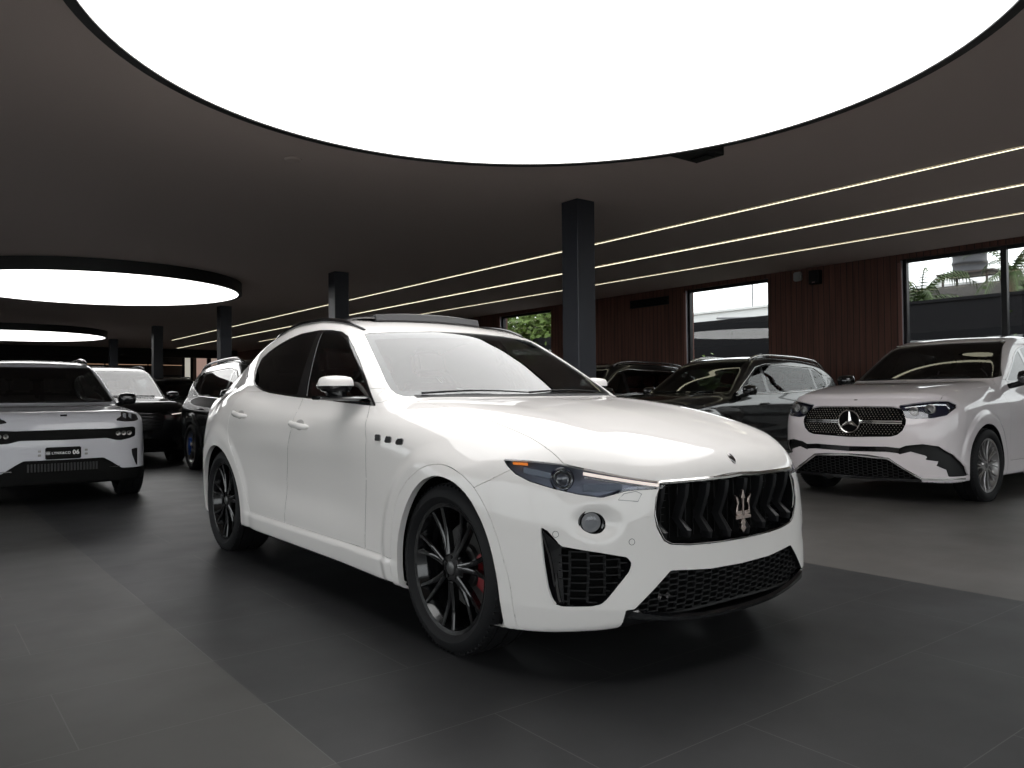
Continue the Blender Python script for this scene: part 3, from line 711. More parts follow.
def assemble(B, root, V, T, lab, names, paint, skip, spec):
    """turn the labelled skin into parts; spec: name -> (material, split sides, lip, offset)"""
    N = B.grad(*V.T); N /= np.maximum(np.linalg.norm(N, axis=1, keepdims=True), 1e-9)
    cen = V[T].mean(1); out = {}
    under = (cen[:, 2] < .34) & (N[T].mean(1)[:, 2] < -.55) & np.isin(lab, [names.index(k) for k in ('body',) if k in names])
    lab0 = lab; lab = lab.copy(); lab[under] = -1
    Pp = B.P; ar = Pp.get('arch', .380)-.025; wb_ = Pp.get('wb', 2.995); cx_ = .013 if 'arch' not in Pp else 0
    gone = (np.minimum(np.abs(cen[:, 0]-cx_), np.abs(cen[:, 0]+wb_)) < ar) & (np.abs(cen[:, 1]) > .5) & (cen[:, 2] < .34); lab[gone] = -2; under &= ~gone
    trimesh_part('underbody', V, T, N, under, M['matte_black'], root, 0, 0)
    inner = ~under & np.isin(lab, [names.index(k) for k in ('body', 'front_door', 'rear_door', 'fender', 'hood') if k in names]) & (cen[:, 0] < B.P.get('cowl_x', -.45)-.1) & (cen[:, 2] > .4)
    trimesh_part('cabin_lining', V, T, N, inner, M['lining'], root, 0, 0, -.028)
    for i, nme in enumerate(names):
        if nme in skip: continue
        m, split, lip, off = spec.get(nme, (paint, False, .014, 0))
        for s in ((-1, 1) if split else (0,)):
            sel = lab == i
            if s: sel &= (cen[:, 1]*s > 0)
            o = trimesh_part(nme, V, T, N, sel, m, root, .0016 if lip else 0, lip, off)
            if o: out.setdefault(nme, []).append(o)
    return N, cen, lab0, out

def build_main(loc, rz):
    root = empty('car', loc, rz, 'white luxury SUV with black wheels and slatted grille under the large round ceiling light', 'car')
    B = Body(MAIN); V, T = B.mesh(.0125); V, T, lab, names = carve(B, V, T, main_regions())
    spec = {'window_trim': (M['gloss_black'], True, .006, 0), 'rear_side_window': (M['glass_dark'], True, 0, -.002), 'front_side_window': (M['glass_side'], True, 0, -.002),
            'hood': (M['white_paint'], False, .02, 0), 'headlight': (M['lens'], True, 0, 0), 'arch_trim': (M['white_paint'], True, .03, 0),
            'fender': (M['white_paint'], True, .014, 0), 'front_door': (M['white_paint'], True, .014, 0), 'rear_door': (M['white_paint'], True, .014, 0),
            'tail_lamp': (mat('tail_lamp_red', (.25, .004, .004), .15, coat=1), True, .004, 0), 'rear_window': (M['glass_dark'], False, 0, -.002),
            'front_valance': (M['satin_black'], False, .01, 0)}
    skip = {'wheel_opening', 'windscreen', 'windscreen_edge', 'grille', 'lower_intake', 'side_intake', 'fog_lamp'}
    N, cen, lab, out = assemble(B, root, V, T, lab, names, M['white_paint'], skip, spec)
    L = lambda *k: np.isin(lab, [names.index(q) for q in k])
    trimesh_part('windscreen', V, T, N, L('windscreen', 'windscreen_edge'), M['glass_wind'], root, 0, 0, -.003)
    trimesh_part('windscreen_edge_band', V, T, N, L('windscreen_edge'), M['frit'], root, 0, 0, -.009)
    for s in (-1, 1):
        sd = cen[:, 1]*s > 0
        ax = cen[:, 0] > -1.5
        hole_wall('arch_lip', V, T, L('wheel_opening') & sd & ax, (0, -s, 0), .03, M['white_paint'], root, keep=lambda m_: (m_[:, 2] > .16) & (np.minimum(np.hypot(m_[:, 0]-.0, m_[:, 2]-.36), np.hypot(m_[:, 0]+3.0, m_[:, 2]-.36)) > .335))
        hole_wall('arch_lip', V, T, L('wheel_opening') & sd & ~ax, (0, -s, 0), .03, M['white_paint'], root, keep=lambda m_: (m_[:, 2] > .16) & (np.minimum(np.hypot(m_[:, 0]-.0, m_[:, 2]-.36), np.hypot(m_[:, 0]+3.0, m_[:, 2]-.36)) > .335))
        hole_wall('intake_wall', V, T, L('side_intake') & sd, (-.8, -s*.25, 0), .07, M['gloss_black'], root, .06, ('intake_floor', M['matte_black']))
        # head lamp: housing behind the clear lens
        hl = out['headlight'][0 if s < 0 else 1]; hl.name = 'headlight'
        hole_wall('lamp_surround', V, T, L('headlight') & sd, (-.85, -s*.5, -.05), .05, M['lamp_dark'], hl, .03, ('lamp_housing', M['lamp_housing']))
        head_lamp(B, hl, s)
        fog_lamp(B, root, s)
        intake_grid(B, root, s)
        mirror(B, root, s)
        for i, (hx, hz) in enumerate(((-2.516, 1.004), (-1.539, .955))):
            handle(B, out['rear_door' if i == 0 else 'front_door'][0 if s < 0 else 1], hx, hz, s)
        for vx, vz in ((-.567, .914), (-.463, .908), (-.359, .902)): vent(B, out['fender'][0 if s < 0 else 1], vx, vz, s)
        rail(B, root, s)
        # badge on the rear pillar
        y = syf(B, -2.97, 1.275, s); Mx = on_surface(B, (-2.97, y, 1.275)); bm = bmesh.new()
        lathe(bm, [(0, .004), (.020, .004), (.023, .001), (.023, -.004)], 24, 'z'); bmesh.ops.scale(bm, vec=(1.45, .8, 1), verts=bm.verts); bmesh.ops.transform(bm, matrix=Mx, verts=bm.verts)
        from_bm('pillar_badge', bm, M['dark_chrome'], root, angle=40)
    hole_wall('grille_surround', V, T, L('grille'), (-1, 0, 0), .10, M['gloss_black'], root, .02, ('grille_backing', M['matte_black']))
    hole_wall('intake_wall', V, T, L('lower_intake'), (-1, 0, 0), .08, M['satin_black'], root, .01, ('intake_floor', M['matte_black']))
    for c, y0 in ((ARCHF, .86), (ARCHR, .88)): arch_liner(root, c[0], y0, .58, c[2]+.02, c[1])
    main_grille(B, root); lower_grille(B, root); roof_parts(B, root); wipers(B, root)
    interior(root, dict(dash_x=-.72, cowl_z=1.08, half=.76), M['seat_red'])
    for s in (-1, 1):
        make_wheel(root, .006, s, .802, .372, .265, .281, 'twin7', M['rim_black'], M['red_caliper'])
        make_wheel(root, -3.004, s, .795, .372, .285, .281, 'twin7', M['rim_black'], M['red_caliper'])
    return root

def head_lamp(B, par, s):
    d = Vector((.85, s*.5, .03)).normalized(); q = d.to_track_quat('Z', 'Y').to_matrix().to_4x4()
    def seat(y, z, dep): return Vector((sxf(B, s*y, z), s*y, z))-d*dep
    q.translation = seat(.752, .783, .030)
    bm = bmesh.new(); lathe(bm, [(.028, -.03), (.034, .010), (.0375, .014), (.0365, .004), (.034, -.03)], 36, 'z', q); from_bm('projector_ring', bm, M['chrome'], par, angle=40)
    bm = bmesh.new(); ellipsoid(bm, (0, 0, -.004), (.028, .028, .018), 24, 16, q); from_bm('projector_lens', bm, mat('projector_glass', (.05, .055, .07), .05, coat=1, spec=.8), par, smooth=True)
    bm = bmesh.new(); lathe(bm, [(.040, -.035), (.044, .004), (.048, .0), (.046, -.035)], 36, 'z', q); from_bm('projector_shroud', bm, M['lamp_dark'], par, angle=40)
    # day light bar just behind the lens, under the upper rim
    def strip(pts, h, m, name, dep=.012):
        bm = bmesh.new(); rows = []
        for (sy_, z) in pts:
            # find the point of the skin with |y|-x = sy_ at height z
            lo, hi = .35, .9
            for _ in range(30):
                mm = (lo+hi)/2; x = mm-sy_
                if B.field(np.array([x]), np.array([mm]), np.array([z]))[0] < 0: lo = mm
                else: hi = mm
            y = (lo+hi)/2; p = Vector((y-sy_, s*y, z)); n = snrm(B, p); p = p-n*dep
            rows.append([bm.verts.new(p+Vector((0, 0, h))), bm.verts.new(p-Vector((0, 0, h))), bm.verts.new(p-Vector((0, 0, h))-n*.006), bm.verts.new(p+Vector((0, 0, h))-n*.006)])
        for A, C_ in zip(rows, rows[1:]):
            for k in range(4): bm.faces.new((A[k], A[(k+1) % 4], C_[(k+1) % 4], C_[k]))
        bm.faces.new(rows[0]); bm.faces.new(rows[-1][::-1]); bmesh.ops.recalc_face_normals(bm, faces=bm.faces); from_bm(name, bm, m, par)
    strip([(.05+(-.375-.05)*t, .812+(.759-.812)*t) for t in np.linspace(0, 1, 14)], .0055, M['drl'], 'day_light_bar')
    strip([(.05+(-.375-.05)*t, .797+(.748-.797)*t) for t in np.linspace(0, 1, 14)], .002, M['chrome'], 'trim_line', .014)
    strip([(.46-.09*t, .848-.002*t) for t in np.linspace(0, 1, 6)], .004, M['amber'], 'side_marker')
    strip([(.40-.17*t, .826-.022*t) for t in np.linspace(0, 1, 8)], .012, mat('lamp_reflector', (.16, .18, .22), .3, metal=.3), 'reflector', .022)
    strip([(.05-.22*t, .760+.0*t) for t in np.linspace(0, 1, 8)], .013, mat('lamp_reflector', (.14, .16, .20), .35, metal=.3), 'reflector', .03)

def fog_lamp(B, root, s):
    x = sxf(B, s*.688, .619); n = snrm(B, (x, s*.688, .619)); d = Vector((.86, s*.5, 0)).normalized()
    q = d.to_track_quat('Z', 'Y').to_matrix().to_4x4(); q.translation = Vector((x, s*.688, .619))-d*.006
    bm = bmesh.new(); lathe(bm, [(.050, -.03), (.0525, .004), (.050, .010), (.044, .006), (.042, -.008), (.02, -.022), (0, -.024)], 40, 'z', q)
    f = from_bm('fog_lamp', bm, M['gloss_black'], root, angle=35)
    bm = bmesh.new(); ellipsoid(bm, (0, 0, -.006), (.042, .042, .010), 28, 12, q); from_bm('lamp_glass', bm, M['lens'], f, smooth=True)
    bm = bmesh.new(); lathe(bm, [(.038, .002), (.026, -.010), (0, -.014)], 28, 'z', q)
    for k in range(6): bx(bm, -.024, .024, -.021+k*.007, -.018+k*.007, -.014, -.004, M=q)
    from_bm('reflector', bm, mat('fog_reflector', (.20, .20, .21), .3, metal=.5), f, angle=40)

def brick_grid(bm, inside, surf, y0, y1, z0, z1, cw=.062, ch=.0235, bar=.004, depth=.012, dx=.0):
    """black grid of staggered bars that follows the bumper"""
    rows = int((z1-z0)/ch)+1
    cols = int((y1-y0)/cw)+1
    for c in range(cols+1):
        yc = y0+c*cw
        if inside(yc, (z0+z1)/2) or True:
            zz = np.arange(z0, z1, ch/2)
            for z in zz:
                if inside(yc, z) and inside(yc, z+ch/2):
                    x = surf(yc, z+ch/4)-dx; bx(bm, x-depth, x-.003, yc-bar/2, yc+bar/2, z, z+ch/2)
        for r in range(rows+1):
            z = z0+r*ch+(ch/2 if c % 2 else 0); n = 4
            for k in range(n):
                ya, yb = yc+cw*k/n, yc+cw*(k+1)/n
                if inside(ya, z) and inside(yb, z):
                    xa, xb = surf(ya, z)-dx, surf(yb, z)-dx
                    v = [bm.verts.new(p) for p in ((xa, ya, z-bar/2), (xb, yb, z-bar/2), (xb, yb, z+bar/2), (xa, ya, z+bar/2), (xa-depth, ya, z-bar/2), (xb-depth, yb, z-bar/2), (xb-depth, yb, z+bar/2), (xa-depth, ya, z+bar/2))]
                    for f in ((0, 1, 2, 3), (7, 6, 5, 4), (0, 4, 5, 1), (3, 2, 6, 7), (1, 5, 6, 2), (0, 3, 7, 4)): bm.faces.new([v[i] for i in f])
def front_cache(B):
    if not hasattr(B, 'fc'):
        ys = np.linspace(0, .95, 96); zs = np.linspace(.2, 1.1, 91); xs = np.linspace(1.15, -.2, 136)
        X, Y, Z = np.meshgrid(xs, ys, zs, indexing='ij'); f = B.field(X, Y, Z); ins = f < 0; k = np.maximum(ins.argmax(0), 1)
        ii, jj = np.meshgrid(np.arange(96), np.arange(91), indexing='ij'); f1 = f[k, ii, jj]; f0 = f[k-1, ii, jj]; t = np.clip(f0/np.where(f0-f1 == 0, 1, f0-f1), 0, 1)
        g = np.where(ins.any(0), xs[k-1]+(xs[k]-xs[k-1])*t, -.2)
        B.fc = Tab2.__new__(Tab2); B.fc.x0 = 0; B.fc.z0 = .2; B.fc.st = .01; B.fc.g = g
    return lambda y, z: float(B.fc(np.array([abs(y)]), np.array([z]))[0])
def intake_grid(B, root, s):
    sf = front_cache(B)
    def inside(y, z):
        x = sf(y, z); return poly_sd(np.array([[abs(y)-x, z]]), SINTK)[0] < .001 and abs(y)-x < .165
    bm = bmesh.new(); a, b = (.50, .86)
    brick_grid(bm, lambda y, z: inside(y, z), lambda y, z: sf(y, z)-.012, -b if s < 0 else a, -a if s < 0 else b, .300, .60, .050, .030, .0045, .014)
    from_bm('intake_grid', bm, M['satin_black'], root)
    # the tall outer vane of the intake
    bm = bmesh.new(); pts = []
    for (q, z) in ((.262, .585), (.165, .528), (.150, .303), (.20, .306), (.235, .365), (.258, .475)):
        lo, hi = .35, .95
        for _ in range(26):
            m_ = (lo+hi)/2
            if B.field(np.array([m_-q]), np.array([m_]), np.array([z]))[0] < 0: lo = m_
            else: hi = m_
        pts.append(Vector((lo-q, s*lo, z)))
    d = Vector((-.8, -s*.25, 0)); o = [.010, .012, .012, .050, .060, .055]
    A = [bm.verts.new(p+d*k) for p, k in zip(pts, o)]; Bv = [bm.verts.new(p+d*(k+.02)) for p, k in zip(pts, o)]; n = len(A)
    bm.faces.new(A); bm.faces.new(Bv[::-1])
    for i in range(n): bm.faces.new((A[i], Bv[i], Bv[(i+1) % n], A[(i+1) % n]))
    bmesh.ops.recalc_face_normals(bm, faces=bm.faces); from_bm('intake_vane', bm, M['gloss_black'], root)

M['slat'] = mat('slat_black', (.012, .012, .013), .33)
def main_grille(B, root):
    sf = front_cache(B); g = empty('grille', (0, 0, 0)); g.parent = root
    bm = bmesh.new(); n = 60; rows = []
    for i in range(n+1):
        y = -.452+.904*i/n; x = sf(y, .766)+.006; z = .768-.006*abs(y)+.004*math.exp(-(y/.05)**2)
        sc = min(1, (.47-abs(y))/.03)
        rows.append([bm.verts.new((x+a*sc, y, z+b*sc)) for a, b in ((-.015, .0085), (-.003, .0095), (.004, .004), (.004, -.004), (-.001, -.008), (-.015, -.009))])
    for A, C_ in zip(rows, rows[1:]):
        for k in range(6): bm.faces.new((A[k], A[(k+1) % 6], C_[(k+1) % 6], C_[k]))
    bm.faces.new(rows[0]); bm.faces.new(rows[-1][::-1]); bmesh.ops.recalc_face_normals(bm, faces=bm.faces)
    prop(from_bm('top_bar', bm, M['chrome'], g, angle=30), 'chrome bar along the top of the grille')
    # thin rim along the lower edge
    bm = bmesh.new(); P = [(y, z) for (y, z) in GRILL if y >= 0][3:]; P = [(p[0]-.004, p[1]+.003) for p in P]; full = [(y, z) for y, z in P]+[(-y, z) for y, z in P[::-1]]
    tube(bm, [(sf(y, z)-.002, y, z) for (y, z) in full], .0035, 8); from_bm('rim', bm, M['dark_chrome'], g, smooth=True)
    for y in (-.42, -.30, -.182, -.064, .064, .182, .30, .42):
        bm = bmesh.new(); k = .5-abs(y)*.0
        zt, zb = .752, .512+.14*abs(y)**1.5*1.2
        if abs(y) > .4: zb = .540
        xs = sf(y, .74); xb = sf(y, zb+.02); zm = .610
        prof = [(xs-.004, zt), (xs-.012, zt-.05), (min(xs, xb)-.046, zm), (xb-.004, zb+.028), (xb-.010, zb)]
        rows = []
        for j, (x, z) in enumerate(prof):
            w = (.011, .008, .008, .013, .006)[j]
            rows.append([bm.verts.new(p) for p in ((x-.045, y-w*1.4, z), (x-.010, y-w, z), (x, y, z), (x-.010, y+w, z), (x-.045, y+w*1.4, z))])
        for A, C_ in zip(rows, rows[1:]):
            for q in range(5): bm.faces.new((A[q], A[(q+1) % 5], C_[(q+1) % 5], C_[q]))
        bm.faces.new(rows[0]); bm.faces.new(rows[-1][::-1]); bmesh.ops.recalc_face_normals(bm, faces=bm.faces)
        from_bm('slat', bm, M['slat'], g)
    # fine mesh behind the slats
    bm = bmesh.new()
    for i in range(22): y = -.46+.92*i/21; bx(bm, sf(y, .62)-.094, sf(y, .62)-.090, y-.0015, y+.0015, .53, .75)
    for j in range(8): z = .54+j*.028; bx(bm, .745, .748, -.44, .44, z-.0015, z+.0015)
    from_bm('mesh_insert', bm, M['satin_black'], g)
    # the trident
    bm = bmesh.new(); X0, X1 = sf(0, .62)-.006, sf(0, .62)+.008
    def pr(pts): prism(bm, pts, X0, X1, 'x')
    pr([(-.004, .60), (.004, .60), (.0065, .672), (.013, .676), (0, .712), (-.013, .676), (-.0065, .672)])
    for q in (-1, 1):
        pr([(q*.008, .604), (q*.046, .606), (q*.047, .622), (q*.040, .650), (q*.046, .668), (q*.055, .692), (q*.034, .676), (q*.029, .656), (q*.036, .640), (q*.036, .622), (q*.008, .622)])
    pr([(-.050, .588), (.050, .588), (.052, .602), (.03, .606), (-.03, .606), (-.052, .602)])
    pr([(-.006, .590), (-.016, .572), (-.010, .560), (-.019, .548), (0, .530), (.019, .548), (.010, .560), (.016, .572), (.006, .590)])
    bmesh.ops.bevel(bm, geom=bm.edges[:], offset=.0012, segments=1, affect='EDGES')
    prop(from_bm('emblem', bm, mat('emblem_chrome', (.62, .52, .48), .2, metal=1), g, angle=30), 'chrome trident emblem')
    # small oval badge on the hood
    x = .826; z = szf(B, x, 0); Mx = on_surface(B, (x, 0, z)); bm = bmesh.new()
    lathe(bm, [(0, .006), (.018, .005), (.022, .001), (.022, -.004)], 28, 'z'); bmesh.ops.scale(bm, vec=(.62, 1.25, 1), verts=bm.verts); bmesh.ops.transform(bm, matrix=Mx, verts=bm.verts)
    from_bm('hood_badge', bm, M['dark_chrome'], root, angle=40)

def lower_grille(B, root):
    sf = front_cache(B); bm = bmesh.new()
    P = LINTK
    brick_grid(bm, lambda y, z: poly_sd(np.array([[abs(y), z]]), P)[0] < .001, lambda y, z: sf(y, z)-.018, -.58, .58, .238, .42, .046, .024, .0055, .016)
    from_bm('lower_grille', bm, M['satin_black'], root)
    # radar and sensor behind the grille
    bm = bmesh.new()
    for y in (-.44, -.40): lathe(bm, [(0, sf(y, .32)-.02), (.012, sf(y, .32)-.02), (.014, sf(y, .32)-.03)], 16, 'x', Matrix.Translation((0, y, .318)))
    from_bm('sensor', bm, M['dark_chrome'], root)
    # gloss lip under the bumper
    bm = bmesh.new(); n = 60; rows = []
    for i in range(n+1):
        t = -1+2*i/n; y = .615*t; u = abs(t); x = sf(y*.98, .262)+.012-.03*max(0, u-.9)/.1; z = .196+.060*u**2.2
        rows.append([bm.verts.new(p) for p in ((x-.09, y, z+.02), (x-.012, y, z+.026+.02*u**4), (x, y, z+.016+.02*u**4), (x-.002, y, z+.004), (x-.02, y, z-.004), (x-.12, y, z))])
    for A, C_ in zip(rows, rows[1:]):
        for k in range(6): bm.faces.new((A[k], A[(k+1) % 6], C_[(k+1) % 6], C_[k]))
    bm.faces.new(rows[0]); bm.faces.new(rows[-1][::-1]); bmesh.ops.recalc_face_normals(bm, faces=bm.faces)
    from_bm('front_lip', bm, M['gloss_black'], root, angle=30)
    bm = bmesh.new()
    for (y, z) in ((-.21, .545), (.21, .545)): pass
    for s in (-1, 1):
        for (yy, z) in ((.80, .576), (.575, .546)):
            x = sf(yy, z); Mx = on_surface(B, (x, s*yy, z)); b2 = bmesh.new(); lathe(b2, [(0, .0015), (.0105, .0015), (.011, -.002)], 20, 'z', Mx); o = from_bm('parking_sensor', b2, M['white_paint'], root, angle=40)
            b2 = bmesh.new(); lathe(b2, [(.0112, .0006), (.0128, .0006), (.0128, -.001), (.0112, -.001)], 20, 'z', Mx, close=True); from_bm('sensor_ring', b2, M['satin_black'], o)
        pts = []
        for (q, z) in ((-.141, .707), (-.174, .730), (-.239, .738), (-.270, .727), (-.249, .699)):
            lo, hi = .35, .9
            for _ in range(26):
                m_ = (lo+hi)/2
                if B.field(np.array([m_-q]), np.array([m_]), np.array([z]))[0] < 0: lo = m_
                else: hi = m_
            pts.append((lo-q, s*lo, z))
        b2 = bmesh.new(); tube(b2, pts, .0016, 6, closed=True); from_bm('washer_cover', b2, mat('seam_grey', (.25, .25, .25), .6), root)
    bm.free()

def mirror(B, root, s):
    bm = bmesh.new(); r = bmesh.ops.create_cube(bm, size=2); bmesh.ops.subdivide_edges(bm, edges=bm.edges[:], cuts=4, use_grid_fill=True)
    for v in bm.verts:
        p = v.co.copy(); n = p.normalized(); q = n*.55+Vector([max(-1, min(1, c))*.62 for c in p])*.45; q = q*1.12
        q.x *= .075*(1+.1*q.y*s); q.y *= .108; q.z *= .054
        if q.x < -.035: q.x = -.035-(abs(q.x)-.035)*.15
        q.z += .012*(q.y/.118)*-s*0+.004
        v.co = q
    low = bm.copy()
    bmesh.ops.bisect_plane(bm, geom=bm.verts[:]+bm.edges[:]+bm.faces[:], plane_co=(0, 0, -.004), plane_no=(0, 0, -1), clear_outer=True)
    bmesh.ops.bisect_plane(low, geom=low.verts[:]+low.edges[:]+low.faces[:], plane_co=(0, 0, -.0045), plane_no=(0, 0, 1), clear_outer=True)
    bmesh.ops.scale(low, vec=(.93, .95, 1), verts=low.verts)
    c = Vector((-1.02, s*.952, 1.180)); e = empty('door_mirror'); e.parent = root; e.location = c
    a = from_bm('mirror_cap', bm, M['white_paint'], e, smooth=True); prop(a, 'white upper mirror cap'); subdivide_obj(a, 1)
    b = from_bm('mirror_housing', low, M['gloss_black'], e, smooth=True); subdivide_obj(b, 1)
    g = bmesh.new(); ellipsoid(g, (-.040, 0, -.002), (.004, .095, .038), 24, 16); from_bm('mirror_glass', g, M['chrome'], e, smooth=True)
    g = bmesh.new(); rows = []
    for t in np.linspace(0, 1, 10):
        y = s*(-.13+.245*t); w = .080-.02*t+.05*(1-t); z = -.074+.006*t; h = .018-.006*t; x = .10-.10*t
        rows.append([g.verts.new((x+w*a_, y, z+h*b_)) for a_, b_ in ((1, 0), (.7, .8), (-.7, .8), (-1, 0), (-.7, -.8), (.7, -.8))])
    for A, C_ in zip(rows, rows[1:]):
        for k in range(6): g.faces.new((A[k], A[(k+1) % 6], C_[(k+1) % 6], C_[k]))
    g.faces.new(rows[0]); g.faces.new(rows[-1][::-1])
    tube(g, [(.0, -s*.01, -.07), (-.004, s*.0, -.02)], [.05, .06], 14)
    bmesh.ops.recalc_face_normals(g, faces=g.faces); from_bm('mirror_arm', g, M['gloss_black'], e, angle=40)

def handle(B, door, x, z, s):
    y = syf(B, x, z, s); bm = bmesh.new(); rows = []
    for t in np.linspace(0, 1, 15):
        xx = x-.13+.26*t; yy = syf(B, xx, z-.02*(t-.5), s); u = abs(2*t-1); out = .040*(1-u**4)+.004; hh = .019*(1-.25*u**3)*(1 if u < .99 else .5)
        zz = z-.022*(t-.5)
        rows.append([bm.verts.new((xx, yy+s*o, zz+h_)) for o, h_ in ((out, hh*.5), (out, -hh*.5), (out-.010, -hh), (out-.020, -hh*.5), (out-.020, hh*.5), (out-.010, hh))])
    for A, C_ in zip(rows, rows[1:]):
        for k in range(6): bm.faces.new((A[k], A[(k+1) % 6], C_[(k+1) % 6], C_[k]))
    bm.faces.new(rows[0]); bm.faces.new(rows[-1][::-1]); bmesh.ops.recalc_face_normals(bm, faces=bm.faces)
    from_bm('door_handle', bm, M['white_paint'], door, angle=60)
    bm = bmesh.new(); Mx = on_surface(B, (x, y, z)); ellipsoid(bm, (0, 0, -.002), (.065, .033, .005), 28, 12, Mx)
    from_bm('handle_shade', bm, mat('recess_shade_grey', (.35, .34, .33), .5), door, smooth=True)  # grey oval behind the handle: recess shadow put into the colour

def vent(B, fender, x, z, s):
    y = syf(B, x, z, s); Mx = on_surface(B, (x, y, z)); bm = bmesh.new()
    # slanted rounded opening with a metal rim
    o = [(-.036, -.014), (-.024, -.021), (.022, -.021), (.034, -.014), (.037, .008), (.026, .020), (-.018, .020), (-.033, .012)]
    if s < 0: o = [(-a, b) for a, b in o]
    o = [(a*.86, b*.80) for a, b in o]
    n = len(o)
    A = [bm.verts.new((p[0]*1.0, p[1], .001)) for p in o]; Bv = [bm.verts.new((p[0]*.97, p[1]*.97, .005)) for p in o]; Cv = [bm.verts.new((p[0]*.82, p[1]*.80, .004)) for p in o]; D = [bm.verts.new((p[0]*.80+.004*s, p[1]*.78, -.006)) for p in o]
    for P_, Q_ in ((A, Bv), (Bv, Cv), (Cv, D)):
        for i in range(n): bm.faces.new((P_[i], P_[(i+1) % n], Q_[(i+1) % n], Q_[i]))
    bm.faces.new(A)
    bmesh.ops.recalc_face_normals(bm, faces=bm.faces); bmesh.ops.transform(bm, matrix=Mx, verts=bm.verts)
    v = from_bm('fender_vent', bm, M['dark_chrome'], fender, angle=40)
    bm = bmesh.new(); bm.faces.new([bm.verts.new((p[0]*.80, p[1]*.78, .0022)) for p in o]); bmesh.ops.transform(bm, matrix=Mx, verts=bm.verts); from_bm('vent_opening', bm, M['satin_black'], v)

def rail(B, root, s):
    bm = bmesh.new(); pts = []; rad = []
    for t in np.linspace(0, 1, 34):
        x = -1.36-1.50*t; y = s*(.625-.03*t-.02*abs(2*t-1)**4); z = szf(B, x, y); u = abs(2*t-1)
        pts.append((x, y, z+.010*(1-u**6)+.002)); rad.append(.017*(1-.45*u**5))
    tube(bm, pts, rad, 8, squash=.9); from_bm('roof_rail', bm, M['gloss_black'], root, smooth=True)
def roof_parts(B, root):
    # dark glass panel with its raised front edge
    bm = bmesh.new(); rows = []; n = 28; m = 20
    for j in range(m+1):
        x = -1.62-.85*j/m; row = []
        for i in range(n+1):
            y = -.40+.80*i/n; z = szf(B, x, y)+.045*(1-j/m)*(1-.25*abs(2*i/n-1)**6)+.006
            row.append(bm.verts.new((x+.03*(1-(2*i/n-1)**2), y, z)))
        rows.append(row)
    for A, C_ in zip(rows, rows[1:]):
        for i in range(n): bm.faces.new((A[i], A[i+1], C_[i+1], C_[i]))
    bmesh.ops.recalc_face_normals(bm, faces=bm.faces)
    o = from_bm('sunroof_panel', bm, mat('roof_glass', (.02, .02, .022), .12, coat=1), root, smooth=True)
    md = o.modifiers.new('solid', 'SOLIDIFY'); md.thickness = .02; md.offset = -1
    bm = bmesh.new(); rows = []
    for i in range(n+1):
        y = -.40+.80*i/n; x = -1.60+.03*(1-(2*i/n-1)**2); z = szf(B, x, y)
        rows.append([bm.verts.new(p) for p in ((x, y, z-.005), (x+.012, y, z+.012), (x-.004, y, z+.052), (x-.02, y, z+.05))])
    for A, C_ in zip(rows, rows[1:]):
        for k in range(4): bm.faces.new((A[k], A[(k+1) % 4], C_[(k+1) % 4], C_[k]))
    bm.faces.new(rows[0]); bm.faces.new(rows[-1][::-1]); bmesh.ops.recalc_face_normals(bm, faces=bm.faces)
    from_bm('wind_deflector', bm, mat('deflector_grey', (.02, .02, .022), .45), root, angle=40)
def wipers(B, root):
    for (y0, y1) in ((-.66, -.06), (-.05, .60)):
        bm = bmesh.new(); pts = []
        for t in np.linspace(0, 1, 16):
            y = y0+(y1-y0)*t; z0 = 1.122+.012*math.sin(PI*t)
            x = bisect_surf(lambda q: B.field(q, y+0*q, z0+.006+0*q), .4, -1.2); pts.append((x+.012, y, z0+.010))
        tube(bm, pts, [.011*(1-.45*t) for t in np.linspace(0, 1, 16)], 6, squash=.6)
        from_bm('wiper', bm, M['satin_black'], root, smooth=True)
    bm = bmesh.new(); rows = []
    for i in range(41):
        y = -.70+1.4*i/40; x = bisect_surf(lambda q: B.field(q, y+0*q, 1.118+0*q), .4, -1.2); z = 1.112
        rows.append([bm.verts.new((x+.03, y, szf(B, x+.03, y)+.002)), bm.verts.new((x-.01, y, z+.012))])
    for A, C_ in zip(rows, rows[1:]): bm.faces.new((A[0], A[1], C_[1], C_[0]))
    from_bm('cowl_panel', bm, M['satin_black'], root, smooth=True)
